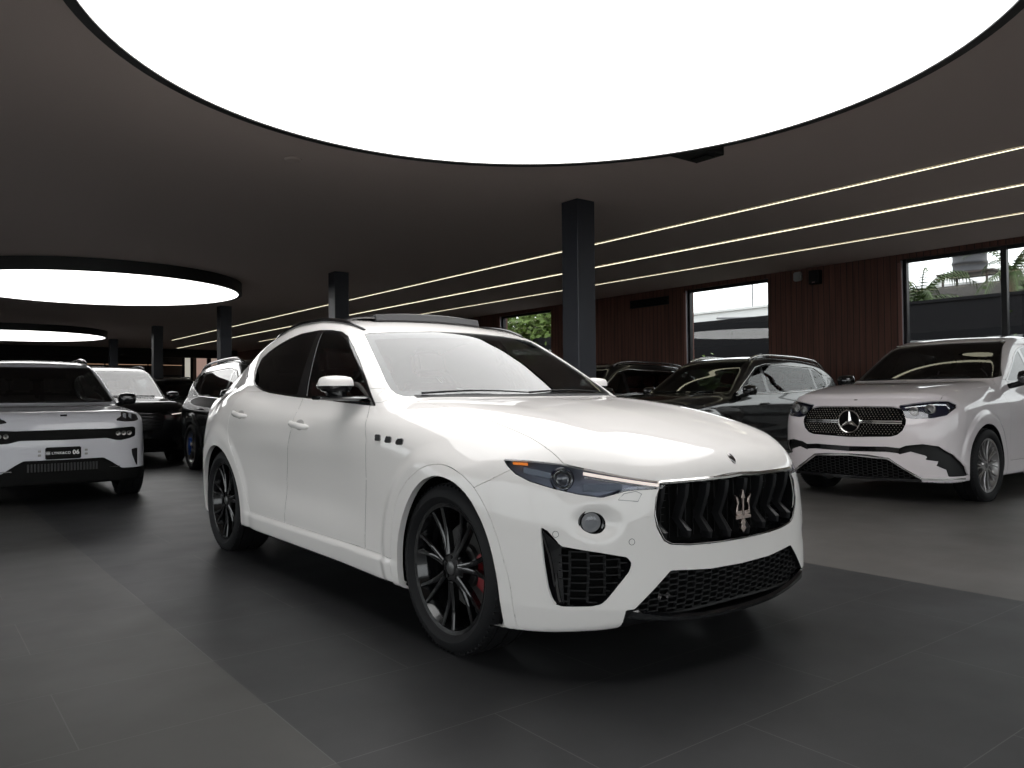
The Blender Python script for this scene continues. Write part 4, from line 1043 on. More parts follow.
# ---------------------------------------------------------------- the other cars
def generic_regions(S, door=True):
    wb, cx, at, H, belt, hood, rend, W = S['wb'], S['cowl_x'], S['atop'], S['H'], S['belt'], S['hood'], S['rend'], S['W']/.95
    rl = rend-.12
    dlo = smooth_poly([(cx-.30, belt+.02), (cx-.50, belt+.12), (at-.16, H-.20), (at-.45, H-.145), (-wb*.62, H-.145), (rend+.15, H-.18), (rl, H-.30), (rl-.02, belt+.13), (rl+.12, belt+.09), (-wb*.6, belt+.045)], 2)
    sd = lambda P: poly_sd(P[:, [0, 2]], dlo)
    b1, b2 = -wb*.5-.08, -wb-.02
    def half(z): return np.interp(z, [hood, hood+.05, H-.16, H-.07], [.70*W, .765*W, .615*W, .585*W])
    wind = lambda P: np.maximum.reduce([np.abs(P[:, 1])-half(P[:, 2]), hood+.025-P[:, 2], P[:, 2]-(H-.10), (at-.22)-P[:, 0]])
    hoodf = lambda P: np.maximum.reduce([np.abs(P[:, 1])-(.77*W-.03*sstep(0, .8, P[:, 0])), (S.get('hood_z', S['fo']*0+.93))-P[:, 2], (cx-.15)-P[:, 0]])
    R = [('wheel_opening', None, lambda P: np.hypot(P[:, 0], P[:, 2]-S['R'])-S['arch'], 'sideways', None), ('wheel_opening', None, lambda P: np.hypot(P[:, 0]+wb, P[:, 2]-S['R'])-S['arch'], 'sideways', None),
         ('window_trim', None, sd, 'sideways', ['body']),
         ('side_window', None, lambda P: np.maximum(sd(P)+.022, b1+.04-P[:, 0]), 'sideways', ['window_trim']),
         ('rear_side_window', None, lambda P: np.maximum.reduce([sd(P)+.022, P[:, 0]-(b1-.04), b2+.03-P[:, 0]]), 'sideways', ['window_trim']),
         ('quarter_window', None, lambda P: np.maximum(sd(P)+.022, P[:, 0]-(b2-.03)), 'sideways', ['window_trim']),
         ('windscreen', None, wind, 'fore', ['body']),
         ('hood', None, hoodf, 'up', ['body'])]
    if door:
        zs = .38
        R += [('front_door', None, lambda P: np.maximum.reduce([P[:, 0]-(-.62+0*P[:, 2]), b1-P[:, 0], zs-P[:, 2], P[:, 2]-(belt+.06)]), 'sideways', ['body']),
              ('rear_door', None, lambda P: np.maximum.reduce([P[:, 0]-b1, (-wb+.18+.30*np.clip((P[:, 2]-.35)/.5, 0, 1)**2*0)-P[:, 0]-.0, (S['arch']+.09)-np.hypot(P[:, 0]+wb, P[:, 2]-S['R']), zs-P[:, 2], P[:, 2]-(belt+.08)]), 'sideways', ['body'])]
    R += [('tail_lamp', None, lambda P: np.maximum.reduce([P[:, 0]-(S['L']+.34), .90-P[:, 2], P[:, 2]-1.06, .35-np.abs(P[:, 1])]), 'all', ['body']),
          ('rear_window', None, lambda P: np.maximum.reduce([P[:, 0]-(S['rend']-.05), S['belt']+.1-P[:, 2], P[:, 2]-(H-.18), np.abs(P[:, 1])-.52]), 'all', ['body'])]
    return R
TAIL = mat('tail_lamp_dim', (.16, .006, .006), .15, coat=1)
def build_suv(S, root, paint, res, extra=(), extra_spec={}, skip=(), wheel=('turbine', 'rim_black', None), seat='seat_black', rails=None, wind='glass_dim', side='glass_dark', trim=None, walls=(), mirror_m=None, clad=None, door=True, handles=True):
    B = Body(S); V, T = B.mesh(res); V, T, lab, names = carve(B, V, T, list(generic_regions(S, door))+list(extra))
    spec = {'window_trim': (trim or M['gloss_black'], True, .006, 0), 'side_window': (M[side], True, 0, -.002), 'rear_side_window': (M[side], True, 0, -.002), 'quarter_window': (M[side], True, 0, -.002),
            'windscreen': (M[wind], False, 0, -.002), 'hood': (paint, False, .02, 0), 'front_door': (paint, True, .014, 0), 'rear_door': (paint, True, .014, 0), 'tail_lamp': (TAIL, True, .004, 0), 'rear_window': (M['glass_dark'], False, 0, -.002)}
    spec.update(extra_spec)
    N, cen, lab, out = assemble(B, root, V, T, lab, names, paint, {'wheel_opening'} | set(skip), spec)
    L = lambda *k: np.isin(lab, [names.index(q) for q in k])
    for s in (-1, 1):
        sd = cen[:, 1]*s > 0
        for ax in (cen[:, 0] > -1.4, cen[:, 0] <= -1.4): hole_wall('arch_lip', V, T, L('wheel_opening') & sd & ax, (0, -s, 0), 0.035, M['satin_black'], root, keep=lambda m_: (m_[:, 2] > .2) & (np.minimum(np.hypot(m_[:, 0], m_[:, 2]-S['R']), np.hypot(m_[:, 0]+S['wb'], m_[:, 2]-S['R'])) > S['arch']-.02))
    for (nm, d, dep, m, split, fl) in walls:
        for s in ((-1, 1) if split else (0,)):
            sel = L(nm) & ((cen[:, 1]*s > 0) if s else True); hole_wall(nm+'_wall', V, T, sel, (d[0], -s*d[1] if split else d[1], d[2]), dep, m, root, .03, fl)
    W = S['W']
    for x in (0, -S['wb']): arch_liner(root, x, W-.11, .52, S['arch']+.02, S['R'])
    for s in (-1, 1):
        for x in (0, -S['wb']): make_wheel(root, x, s, W-.145, S['R'], .255, S['R']-.105, wheel[0], M[wheel[1]], M[wheel[2]] if wheel[2] else None)
        # mirror
        e = empty('door_mirror'); e.parent = root; mz = S['belt']+.085; e.location = (S['cowl_x']-.42, s*(W+.035), mz)
        bm = bmesh.new(); r_ = bmesh.ops.create_cube(bm, size=2); bmesh.ops.subdivide_edges(bm, edges=bm.edges[:], cuts=4, use_grid_fill=True)
        for v in bm.verts:
            n_ = v.co.normalized(); q_ = n_*.62+Vector([c*.62 for c in v.co])*.42; v.co = Vector((q_.x*.09, q_.y*.125, q_.z*.088))
        for v in bm.verts:
            if v.co.x < -.03: v.co.x = -.03+(v.co.x+.03)*.2
        from_bm('mirror_housing', bm, mirror_m or paint, e, smooth=True)
        bm = bmesh.new(); ellipsoid(bm, (-.042, 0, 0), (.004, .095, .058), 18, 10); from_bm('mirror_glass', bm, M['chrome'], e, smooth=True)
        bm = bmesh.new(); tube(bm, [(.0, -s*.03, -.05), (.02, -s*.13, -.085), (.03, -s*.19, -.10)], [.035, .03, .03], 8); from_bm('mirror_arm', bm, M['satin_black'], e, smooth=True)
        if rails is not None:
            bm = bmesh.new(); pts = []; rad = []
            for t in np.linspace(0, 1, 26):
                x = S['atop']-.18-(S['wb']+.15+S['atop']+.35)*t; y = s*W*.605; u = abs(2*t-1); pts.append((x, y, szf(B, x, y)+.038*(1-u**8)+.004)); rad.append(.021)
            tube(bm, pts, rad, 8); from_bm('roof_rail', bm, rails, root, smooth=True)
        if handles:
            for nm, hx in (('front_door', -S['wb']*.5+.10), ('rear_door', -S['wb']+.42)):
                if nm in out and len(out[nm]) == 2:
                    z = S['belt']-.12; y = syf(B, hx, z, s); bm = bmesh.new(); tube(bm, [(hx-.10, y+s*.002, z+.006), (hx-.08, y+s*.03, z+.004), (hx+.08, y+s*.03, z-.004), (hx+.10, y+s*.002, z-.006)], .013, 8)
                    from_bm('door_handle', bm, paint if trim is None else trim, out[nm][0 if s < 0 else 1], smooth=True)
    interior(root, dict(dash_x=S['cowl_x']-.20, cowl_z=S['hood']-.03, half=.74*W/.95), M[seat])
    bm = bmesh.new()
    for y0, y1 in ((-.62, -.04), (-.02, .58)):
        pts = []
        for t in np.linspace(0, 1, 9):
            y = y0+(y1-y0)*t; z = S['hood']+.03; x = bisect_surf(lambda q: B.field(q, y+0*q, z+0*q), .5, -1.2); pts.append((x+.012, y, z+.008))
        tube(bm, pts, .009, 6)
    from_bm('wiper', bm, M['satin_black'], root, smooth=True)
    return B, out
M['glass_dim'] = glass_mat('dim_windscreen_glass', (.25, .26, .26), 1.5, .02)

def strip_on(B, root, name, m, pts, h, dep, mode='front', s=1, out_=.004):
    """a thin bar laid on the front skin; pts are (y, z) with y signed"""
    bm = bmesh.new(); rows = []
    for (y, z) in pts:
        x = sxf(B, y, z); p = Vector((x, y, z)); n = snrm(B, p)
        rows.append([bm.verts.new(p+n*out_+Vector((0, 0, h))), bm.verts.new(p+n*out_-Vector((0, 0, h))), bm.verts.new(p-n*dep-Vector((0, 0, h))), bm.verts.new(p-n*dep+Vector((0, 0, h)))])
    for A, C_ in zip(rows, rows[1:]):
        for k in range(4): bm.faces.new((A[k], A[(k+1) % 4], C_[(k+1) % 4], C_[k]))
    bm.faces.new(rows[0]); bm.faces.new(rows[-1][::-1]); bmesh.ops.recalc_face_normals(bm, faces=bm.faces)
    return from_bm(name, bm, m, root)
def densify(p, n=6):
    o = []
    for a, b in zip(p, p[1:]):
        for k in range(n): t = k/n; o.append((a[0]+(b[0]-a[0])*t, a[1]+(b[1]-a[1])*t))
    return o+[p[-1]]
def text_mesh(name, body, size, m, parent, Mx, ext=.002, bold=0., sp=1.):
    cu = bpy.data.curves.new(name, 'FONT'); cu.body = body; cu.size = size; cu.extrude = ext; cu.offset = bold; cu.align_x = 'CENTER'; cu.align_y = 'CENTER'; cu.space_character = sp
    t = link(bpy.data.objects.new(name, cu)); dg = bpy.context.evaluated_depsgraph_get(); me = bpy.data.meshes.new_from_object(t.evaluated_get(dg)); bpy.data.objects.remove(t)
    me.transform(Mx); me.materials.clear(); return finish(name, me, m, parent)
FACE = Matrix(((0, 0, 1, 0), (1, 0, 0, 0), (0, 1, 0, 0), (0, 0, 0, 1)))    # text x -> car y, text y -> z, faces forward

def lamp_part(B, root, name, V_sel): pass
def build_gle():
    root = empty('car', (8.69, 4.34, 0), PI, 'white SUV coupe with a round star emblem, parked on the right facing the hall', 'car'); S = GLE
    G = [(0, .975), (.40, .972), (.475, .955), (.525, .905), (.555, .835), (.555, .80), (.53, .735), (.48, .69), (.42, .672), (0, .655), (-.3, .655), (-.3, .975)]
    HLP = [(.46, .985), (.60, 1.005), (.74, 1.025), (.84, 1.025), (.89, .99), (.90, .955), (.86, .885), (.78, .86), (.62, .85), (.555, .86), (.51, .90)]
    AIR = [(.47, .545), (.56, .585), (.70, .605), (.82, .585), (.90, .50), (.945, .38), (.95, .29), (.87, .29), (.86, .36), (.80, .40), (.82, .44), (.72, .455), (.74, .49), (.60, .53), (.50, .50)]
    LOW = [(-.3, .462), (0, .462), (.39, .442), (.53, .350), (.67, .262), (.70, .10), (-.3, .10)]
    ex = [('grille_panel', 'front', G, 'ahead', ['body', 'hood']), ('headlight', 'front', HLP, 'ahead', ['body', 'hood', 'fender']), ('air_curtain', 'front', AIR, 'ahead', ['body']), ('lower_intake', 'front', LOW, 'ahead', ['body'])]
    sp = {'headlight': (M['lens'], True, 0, 0)}
    B, out = build_suv(S, root, M['pearl_paint'], .020, ex, sp, {'grille_panel', 'air_curtain', 'lower_intake'}, ('multi', 'rim_silver', None), 'seat_black', rails=None, wind='glass_dim', mirror_m=M['gloss_black'],
        walls=(('grille_panel', (-1, 0, 0), .05, M['gloss_black'], False, ('grille_backing', M['matte_black'])), ('air_curtain', (-.8, .3, 0), .05, M['gloss_black'], True, ('intake_floor', M['satin_black'])),
               ('lower_intake', (-1, 0, 0), .07, M['gloss_black'], False, ('intake_floor', M['matte_black'])), ('headlight', (-.9, .4, 0), .05, M['lamp_dark'], True, ('lamp_housing', M['lamp_dark']))))
    sf = front_cache(B); g = empty('grille'); g.parent = root
    # grid of small diamonds
    bm = bmesh.new(); r = 0; z = .675
    while z < .965:
        y = -.54+(.016 if r % 2 else 0)
        while y < .54:
            if poly_sd(np.array([[abs(y), z]]), G)[0] < -.014 and math.hypot(y, z-.815) > .122 and abs(z-.815) > .026:
                x = sf(y, z)-.006; a = .0085; v = [bm.verts.new((x, y-a, z)), bm.verts.new((x, y, z-a)), bm.verts.new((x, y+a, z)), bm.verts.new((x, y, z+a)), bm.verts.new((x+.006, y, z))]
                for i in range(4): bm.faces.new((v[i], v[(i+1) % 4], v[4]))
            y += .032
        z += .0215; r += 1
    prop(from_bm('diamond_grid', bm, mat('grid_metal', (.55, .54, .50), .25, metal=1), g), 'grid of small chrome diamonds', kind='stuff')
    for a, b in ((-.52, -.115), (.115, .52)):
        for dz in (-.010, .010): o = strip_on(B, g, 'louvre', M['chrome'], [(a+(b-a)*t/10, .815+dz) for t in range(11)], .0065, .03, out_=-.004)
    bm = bmesh.new(); x = sf(0, .815)+.004; lathe(bm, [(.103, 0), (.108, .010), (.114, .012), (.121, .006), (.121, -.02), (.103, -.02)], 48, 'x', Matrix.Translation((x, 0, .815)), close=True)
    for k in range(3):
        a = PI/2+2*PI*k/3; d = Vector((0, math.cos(a), math.sin(a))); n_ = Vector((0, -math.sin(a), math.cos(a))); c = Vector((x, 0, .815)); v = [bm.verts.new(p) for p in (c+n_*.024, c+d*.107+n_*.003, c+d*.107-n_*.003, c-n_*.024, c+Vector((.016, 0, 0)), c+d*.104+Vector((.009, 0, 0)))]
        bm.faces.new((v[0], v[1], v[5], v[4])); bm.faces.new((v[4], v[5], v[2], v[3])); bm.faces.new((v[1], v[2], v[5]))
    lathe(bm, [(0, -.016), (.02, -.016)], 48, 'x', Matrix.Translation((x, 0, .815)))
    bmesh.ops.recalc_face_normals(bm, faces=bm.faces); prop(from_bm('star_emblem', bm, M['chrome'], g, angle=30), 'round chrome star emblem')
    # chrome line along the mouth, black mouth band above it
    for s in (-1, 1): pass
    line = densify([(-.94, .268), (-.69, .268), (-.54, .36), (-.40, .455), (-.2, .475), (0, .48), (.2, .475), (.40, .455), (.54, .36), (.69, .268), (.94, .268)], 7)
    prop(strip_on(B, root, 'chrome_trim', M['chrome'], line, .008, .01, out_=.008), 'thin chrome line around the lower intake')
    band = densify([(-.50, .535), (-.38, .545), (-.2, .54), (0, .535), (.2, .54), (.38, .545), (.50, .535)], 7); strip_on(B, root, 'mouth_band', M['gloss_black'], band, .026, .02, out_=.003)
    bm = bmesh.new(); brick_grid(bm, lambda y, z: poly_sd(np.array([[abs(y), z]]), LOW)[0] < .0, lambda y, z: sf(y, z)-.02, -.68, .68, .24, .46, .05, .03, .005, .014); from_bm('lower_grille', bm, M['satin_black'], root)
    for s, hl in ((-1, out['headlight'][0]), (1, out['headlight'][1])):
        for (y, z, r_) in ((.60, .925, .040), (.73, .945, .045)):
            x = sxf(B, s*y, z)-.03; bm = bmesh.new(); lathe(bm, [(r_, -.02), (r_+.004, .01), (r_-.004, .012), (r_-.012, -.01), (0, -.014)], 24, 'x', Matrix.Translation((x, s*y, z))); from_bm('projector', bm, M['steel'], hl, angle=40)
        o = strip_on(B, hl, 'light_guide', M['chrome'], densify([(s*.52, .965), (s*.76, .995), (s*.84, .99), (s*.87, .95)], 4), .006, .012, out_=-.014)
    strip_on(B, root, 'front_lip', M['gloss_black'], densify([(-.68, .248), (-.4, .245), (0, .245), (.4, .245), (.68, .248)], 6), .014, .05, out_=.004)
    x = .78; z = szf(B, x, 0); bm = bmesh.new(); ellipsoid(bm, (x, 0, z), (.02, .02, .006), 16, 8); from_bm('hood_badge', bm, M['dark_chrome'], root, smooth=True)
    for a, m_ in ((.0, 1),):
        for s in (-1, 1):
            bm = bmesh.new(); tube(bm, [(S['atop']-.05, s*.60, szf(B, S['atop']-.05, s*.60)+.008), (S['atop']-.9, s*.615, szf(B, S['atop']-.9, s*.615)+.014), (-2.6, s*.60, szf(B, -2.6, s*.6)+.006)], .010, 8); from_bm('roof_trim', bm, M['chrome'], root, smooth=True)
    return root
def build_lynk():
    root = empty('car', (1.36, 10.25, 0), -PI/2, 'white SUV at the far left with a black front band and dark number plate', 'car'); S = LYNK
    BAND = [(-.3, .805), (0, .805), (.44, .800), (.69, .815), (.72, .80), (.715, .71), (.66, .69), (.56, .672), (.50, .675), (.40, .702), (0, .698), (-.3, .698)]
    LOWP = [(-.3, .488), (.37, .492), (.44, .450), (.56, .365), (.95, .352), (.95, .10), (-.3, .10)]
    UP = [(.50, .885), (.53, .915), (.56, .925), (.575, .985), (.62, .985), (.75, .945), (.77, .885), (.70, .872), (.60, .872)]
    VT = [(.665, .565), (.745, .575), (.745, .37), (.715, .40), (.675, .50)]
    ex = [('front_band', 'front', BAND, 'ahead', ['body', 'hood']), ('daylight_lamp', 'front', UP, 'ahead', ['body', 'hood']), ('side_vent', 'front', VT, 'ahead', ['body']), ('lower_cladding', 'front', LOWP, 'ahead', ['body']),
          ('sill_cladding', None, lambda P: np.maximum(P[:, 2]-.36, .55-np.abs(P[:, 1])), 'all', ['body', 'front_door', 'rear_door']),
          ('arch_cladding', None, lambda P: np.minimum(np.hypot(P[:, 0], P[:, 2]-S['R']), np.hypot(P[:, 0]+S['wb'], P[:, 2]-S['R']))-S['arch']-.055, 'sideways', ['body', 'rear_door'])]
    sp = {'front_band': (M['plastic_black'], False, .006, -.004), 'daylight_lamp': (mat('lamp_smoke', (.02, .02, .022), .1, coat=1), True, .006, -.003), 'side_vent': (M['satin_black'], True, .005, -.006), 'lower_cladding': (M['plastic_black'], False, .01, -.003), 'sill_cladding': (M['plastic_black'], True, .01, 0), 'arch_cladding': (M['plastic_black'], True, .02, .004)}
    B, out = build_suv(S, root, M['silver_white'], .022, ex, sp, (), ('star', 'rim_black', None), 'seat_cream', rails=M['dark_chrome'], wind='glass_dim', mirror_m=M['gloss_black'], trim=None)
    sf = front_cache(B)
    p = empty('number_plate'); p.parent = root; x = sf(0, .565)+.012; bm = bmesh.new(); bx(bm, x-.012, x, -.18, .15, .50, .625, .008, seg=2); from_bm('plate', bm, M['plastic_black'], p, angle=40)
    wt = mat('plate_white', (.75, .75, .75), .5, emit=None); Mx = lambda y, z: Matrix.Translation((x+.001, y, z)) @ FACE
    text_mesh('lettering', 'LYNK&CO', .034, wt, p, Mx(-.036, .563), .001, .0008, 1.15); text_mesh('lettering', '06', .060, wt, p, Mx(.100, .566), .001, .0022, 1.05)
    bm = bmesh.new()
    for a in (-.016, -.005, .006, .017): bx(bm, x, x+.0015, -.158+a-.0025, -.158+a+.0025, .548, .582)
    bx(bm, x, x+.0015, -.178, -.137, .562, .567); from_bm('logo_mark', bm, wt, p)
    for s in (-1, 1):
        for z in (.585, .545): bm = bmesh.new(); y = -.015+s*.215; bx(bm, sf(y, z)-.004, sf(y, z)+.004, y-.014, y+.014, z-.011, z+.011, .003); from_bm('plate_mount', bm, M['steel'], p)
    bm = bmesh.new(); z = szf(B, .74, 0); Mq = on_surface(B, (.74, 0, z)); bx(bm, -.032, .032, -.012, .012, -.004, .006, .002, M=Mq); from_bm('hood_badge', bm, M['gloss_black'], root)
    bm = bmesh.new()
    for i in range(22):
        y = -.33+i*.03; bx(bm, sf(y, .42)-.002, sf(y, .42)+.012, y-.008, y+.008, .375, .455)
    from_bm('lower_grille', bm, mat('grille_grey', (.018, .018, .019), .5), root)
    for s in (-1, 1):
        bm = bmesh.new(); bx(bm, sf(.47, .40)-.01, sf(.47, .40)+.01, s*.50-.07, s*.50+.03, .385, .393); from_bm('skid_trim', bm, M['dark_chrome'], root)
        for y in (.52, .58, .64): bm = bmesh.new(); lathe(bm, [(.022, -.01), (.024, .006), (.018, .004), (0, -.008)], 16, 'x', Matrix.Translation((sf(y, .745), s*y, .748))); from_bm('main_lamp', bm, M['steel'], root, angle=40)
        for y in (.60, .66): bm = bmesh.new(); bx(bm, sf(y, .925)-.012, sf(y, .925)+.005, s*y-.016, s*y+.016, .885, .965, .004); from_bm('light_block', bm, mat('light_block', (.25, .26, .27), .25, metal=.5), root)
    o = strip_on(B, root, 'bumper_crease', M['silver_white'], densify([(-.70, .60), (-.3, .585), (.3, .585), (.70, .60)], 6), .003, .01, out_=.002)
    return root
def dark_suv(S, loc, rz, label, paint='black_paint', wheel=('turbine', 'rim_silver', None), rails='chrome', trim='chrome', res=.035, group=None, wind='glass_dim', seat='seat_red', side='glass_side'):
    root = empty('car', loc, rz, label, 'car', group)
    HLP = [(.50, S['hood']-.22), (.75, S['hood']-.17), (.90, S['hood']-.15), (.93, S['hood']-.20), (.85, S['hood']-.29), (.55, S['hood']-.31)]
    G = [(-.3, .92), (0, .92), (.38, .90), (.44, .80), (.38, .62), (0, .58), (-.3, .58)]
    LOW = [(-.3, .46), (.55, .46), (.68, .30), (-.3, .28)]
    ex = [('headlight', 'front', HLP, 'ahead', ['body', 'hood']), ('grille', 'front', G, 'ahead', ['body', 'hood']), ('lower_intake', 'front', LOW, 'ahead', ['body'])]
    sp = {'headlight': (mat('lamp_cover', (.03, .032, .036), .06, coat=1), True, .01, -.002), 'grille': (M['satin_black'], False, .01, -.02), 'lower_intake': (M['matte_black'], False, .01, -.02)}
    B, out = build_suv(S, root, M[paint], res, ex, sp, (), wheel, seat, rails=M[rails], wind=wind, side=side, trim=M['gloss_black'])
    sf = front_cache(B)
    for z in np.linspace(.62, .88, 6): strip_on(B, root, 'grille_bar', M['dark_chrome'], densify([(-.36, z), (0, z), (.36, z)], 4), .006, .02, out_=-.008)
    for s, hl in ((-1, out['headlight'][0]), (1, out['headlight'][1])):
        strip_on(B, hl, 'light_guide', M['drl'], densify([(s*.56, S['hood']-.285), (s*.84, S['hood']-.255)], 4), .008, .004, out_=.003)
        # bright line round the side windows
        wb, cx, at, H, belt, rend = S['wb'], S['cowl_x'], S['atop'], S['H'], S['belt'], S['rend']
        if trim:
            top = densify([(cx-.32, belt+.05), (at-.16, H-.19), (at-.45, H-.135), (-wb*.62, H-.135), (rend+.12, H-.175), (rend-.10, H-.29)], 5); bot = densify([(cx-.30, belt+.01), (-wb*.6, belt+.035), (rend, belt+.085)], 5)
            for pts in (top, bot):
                bm = bmesh.new(); tube(bm, [(x, syf(B, x, z, s)+s*.002, z) for x, z in pts], .009, 6); from_bm('window_moulding', bm, M[trim], root, smooth=True)
    return root
# ---------------------------------------------------------------- the room
XW, XL, YN, YF, HC = 14.33, -5.0, -4.6, 44.0, 3.613
def struct(o): o['kind'] = 'structure'; return o
floor_m = bpy.data.materials.new('floor_tiles'); floor_m.use_nodes = True
def build_floor_mat(m):
    nt = m.node_tree; b = nt.nodes['Principled BSDF']; N = nt.nodes.new; Lk = nt.links.new
    tc = N('ShaderNodeTexCoord'); mp = N('ShaderNodeMapping'); Lk(tc.outputs['Object'], mp.inputs[0]); mp.inputs['Location'].default_value = (-2.25+1.2*10, -1.649+.6*20, 0)
    br = N('ShaderNodeTexBrick'); Lk(mp.outputs[0], br.inputs['Vector']); br.offset = .5; br.inputs['Scale'].default_value = 1; br.inputs['Brick Width'].default_value = 1.2
    br.inputs['Row Height'].default_value = .6; br.inputs['Mortar Size'].default_value = .0022; br.inputs['Mortar Smooth'].default_value = .1; br.inputs['Bias'].default_value = 0
    br.inputs['Color1'].default_value = (0, 0, 0, 1); br.inputs['Color2'].default_value = (0, 0, 0, 1); br.inputs['Mortar'].default_value = (1, 1, 1, 1)
    sx = N('ShaderNodeSeparateXYZ'); Lk(tc.outputs['Object'], sx.inputs[0])
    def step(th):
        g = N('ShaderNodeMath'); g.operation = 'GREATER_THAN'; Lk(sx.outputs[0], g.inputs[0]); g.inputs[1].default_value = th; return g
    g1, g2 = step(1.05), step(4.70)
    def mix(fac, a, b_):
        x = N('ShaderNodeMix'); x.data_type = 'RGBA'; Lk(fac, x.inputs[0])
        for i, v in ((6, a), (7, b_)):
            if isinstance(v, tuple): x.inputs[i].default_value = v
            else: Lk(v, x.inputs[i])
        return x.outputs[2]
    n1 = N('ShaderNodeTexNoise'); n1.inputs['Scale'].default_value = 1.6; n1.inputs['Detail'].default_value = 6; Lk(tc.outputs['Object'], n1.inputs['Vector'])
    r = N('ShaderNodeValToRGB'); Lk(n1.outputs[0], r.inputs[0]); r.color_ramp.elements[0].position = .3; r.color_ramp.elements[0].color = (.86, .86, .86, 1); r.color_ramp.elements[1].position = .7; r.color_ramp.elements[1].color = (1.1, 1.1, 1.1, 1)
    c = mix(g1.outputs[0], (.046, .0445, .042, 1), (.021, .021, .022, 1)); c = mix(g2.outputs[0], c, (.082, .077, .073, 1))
    mu = N('ShaderNodeMix'); mu.data_type = 'RGBA'; mu.blend_type = 'MULTIPLY'; mu.inputs[0].default_value = 1; Lk(c, mu.inputs[6]); Lk(r.outputs[0], mu.inputs[7])
    fm = N('ShaderNodeMath'); fm.operation = 'MULTIPLY'; Lk(br.outputs['Color'], fm.inputs[0]); fm.inputs[1].default_value = .55
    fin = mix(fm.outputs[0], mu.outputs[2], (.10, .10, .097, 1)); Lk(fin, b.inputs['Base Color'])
    n2 = N('ShaderNodeTexNoise'); n2.inputs['Scale'].default_value = 3; n2.inputs['Detail'].default_value = 5; Lk(tc.outputs['Object'], n2.inputs['Vector'])
    mr = N('ShaderNodeMapRange'); Lk(n2.outputs[0], mr.inputs[0]); mr.inputs['To Min'].default_value = .38; mr.inputs['To Max'].default_value = .52; Lk(mr.outputs[0], b.inputs['Roughness'])
    n3 = N('ShaderNodeTexNoise'); n3.inputs['Scale'].default_value = 160; n3.inputs['Detail'].default_value = 4; Lk(tc.outputs['Object'], n3.inputs['Vector'])
    bu = N('ShaderNodeBump'); bu.inputs['Strength'].default_value = .06; bu.inputs['Distance'].default_value = .002; Lk(n3.outputs[0], bu.inputs['Height']); Lk(bu.outputs[0], b.inputs['Normal'])
    b.inputs['Specular IOR Level'].default_value = .28
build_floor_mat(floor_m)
ceil_m = noise_bump(mat('ceiling_paint', (.62, .53, .49), .85), 40, .05, .002)
wood_m = mat('wood_panel', (.060, .026, .017), .55)
def wood(m):
    nt = m.node_tree; b = nt.nodes['Principled BSDF']; N = nt.nodes.new; Lk = nt.links.new
    tc = N('ShaderNodeTexCoord'); mp = N('ShaderNodeMapping'); Lk(tc.outputs['Object'], mp.inputs[0]); mp.inputs['Scale'].default_value = (1, 1, .06)
    n = N('ShaderNodeTexNoise'); n.inputs['Scale'].default_value = 14; n.inputs['Detail'].default_value = 6; Lk(mp.outputs[0], n.inputs['Vector'])
    r = N('ShaderNodeValToRGB'); Lk(n.outputs[0], r.inputs[0]); r.color_ramp.elements[0].position = .3; r.color_ramp.elements[0].color = (.070, .025, .017, 1); r.color_ramp.elements[1].position = .75; r.color_ramp.elements[1].color = (.150, .058, .040, 1)
    s = N('ShaderNodeSeparateXYZ'); Lk(tc.outputs['Object'], s.inputs[0]); mo = N('ShaderNodeMath'); mo.operation = 'MODULO'; a = N('ShaderNodeMath'); a.operation = 'ADD'; a.inputs[1].default_value = 100; Lk(s.outputs[1], a.inputs[0]); Lk(a.outputs[0], mo.inputs[0]); mo.inputs[1].default_value = .12
    g = N('ShaderNodeMath'); g.operation = 'LESS_THAN'; Lk(mo.outputs[0], g.inputs[0]); g.inputs[1].default_value = .012
    x = N('ShaderNodeMix'); x.data_type = 'RGBA'; Lk(g.outputs[0], x.inputs[0]); Lk(r.outputs[0], x.inputs[6]); x.inputs[7].default_value = (.012, .006, .004, 1); Lk(x.outputs[2], b.inputs['Base Color'])
wood(wood_m)
dark_wall = mat('dark_wall', (.05, .043, .040), .8); frame_m = mat('window_frame', (.012, .012, .014), .4, metal=.3); jamb_m = mat('jamb_aluminium', (.30, .30, .33), .45, metal=.3)
column_m = mat('column_paint', (.020, .022, .030), .45); lit_wood_edge = mat('lit_wood_edge', (.22, .10, .08), .5)  # paler wood for the jamb edges: caught light put into the colour

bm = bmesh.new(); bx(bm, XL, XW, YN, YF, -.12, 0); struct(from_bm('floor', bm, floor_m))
bm = bmesh.new(); bx(bm, XL, XW+.3, YN, YF, HC, HC+.15); struct(from_bm('ceiling', bm, ceil_m))
LW = [(-4.6, 16.4)]     # added glazing, out of view on the left, to light the car side
bm = bmesh.new(); bx(bm, XL-.2, XL, 16.4, YF, 0, HC); bx(bm, XL-.2, XL, -4.6, 16.4, 3.3, HC); bx(bm, XL-.2, XL, -4.6, 16.4, 0, .25); struct(from_bm('wall_left', bm, dark_wall))
bm = bmesh.new(); bx(bm, XL, XW, YN-.2, YN, 3.35, HC); bx(bm, XL, XW, YN-.2, YN, 0, .2); bx(bm, 13.0, XW, YN-.2, YN, .2, 3.35); struct(from_bm('wall_near', bm, dark_wall))
bm = bmesh.new(); bx(bm, XL, XW, YF, YF+.2, 0, HC); struct(from_bm('wall_far', bm, dark_wall))
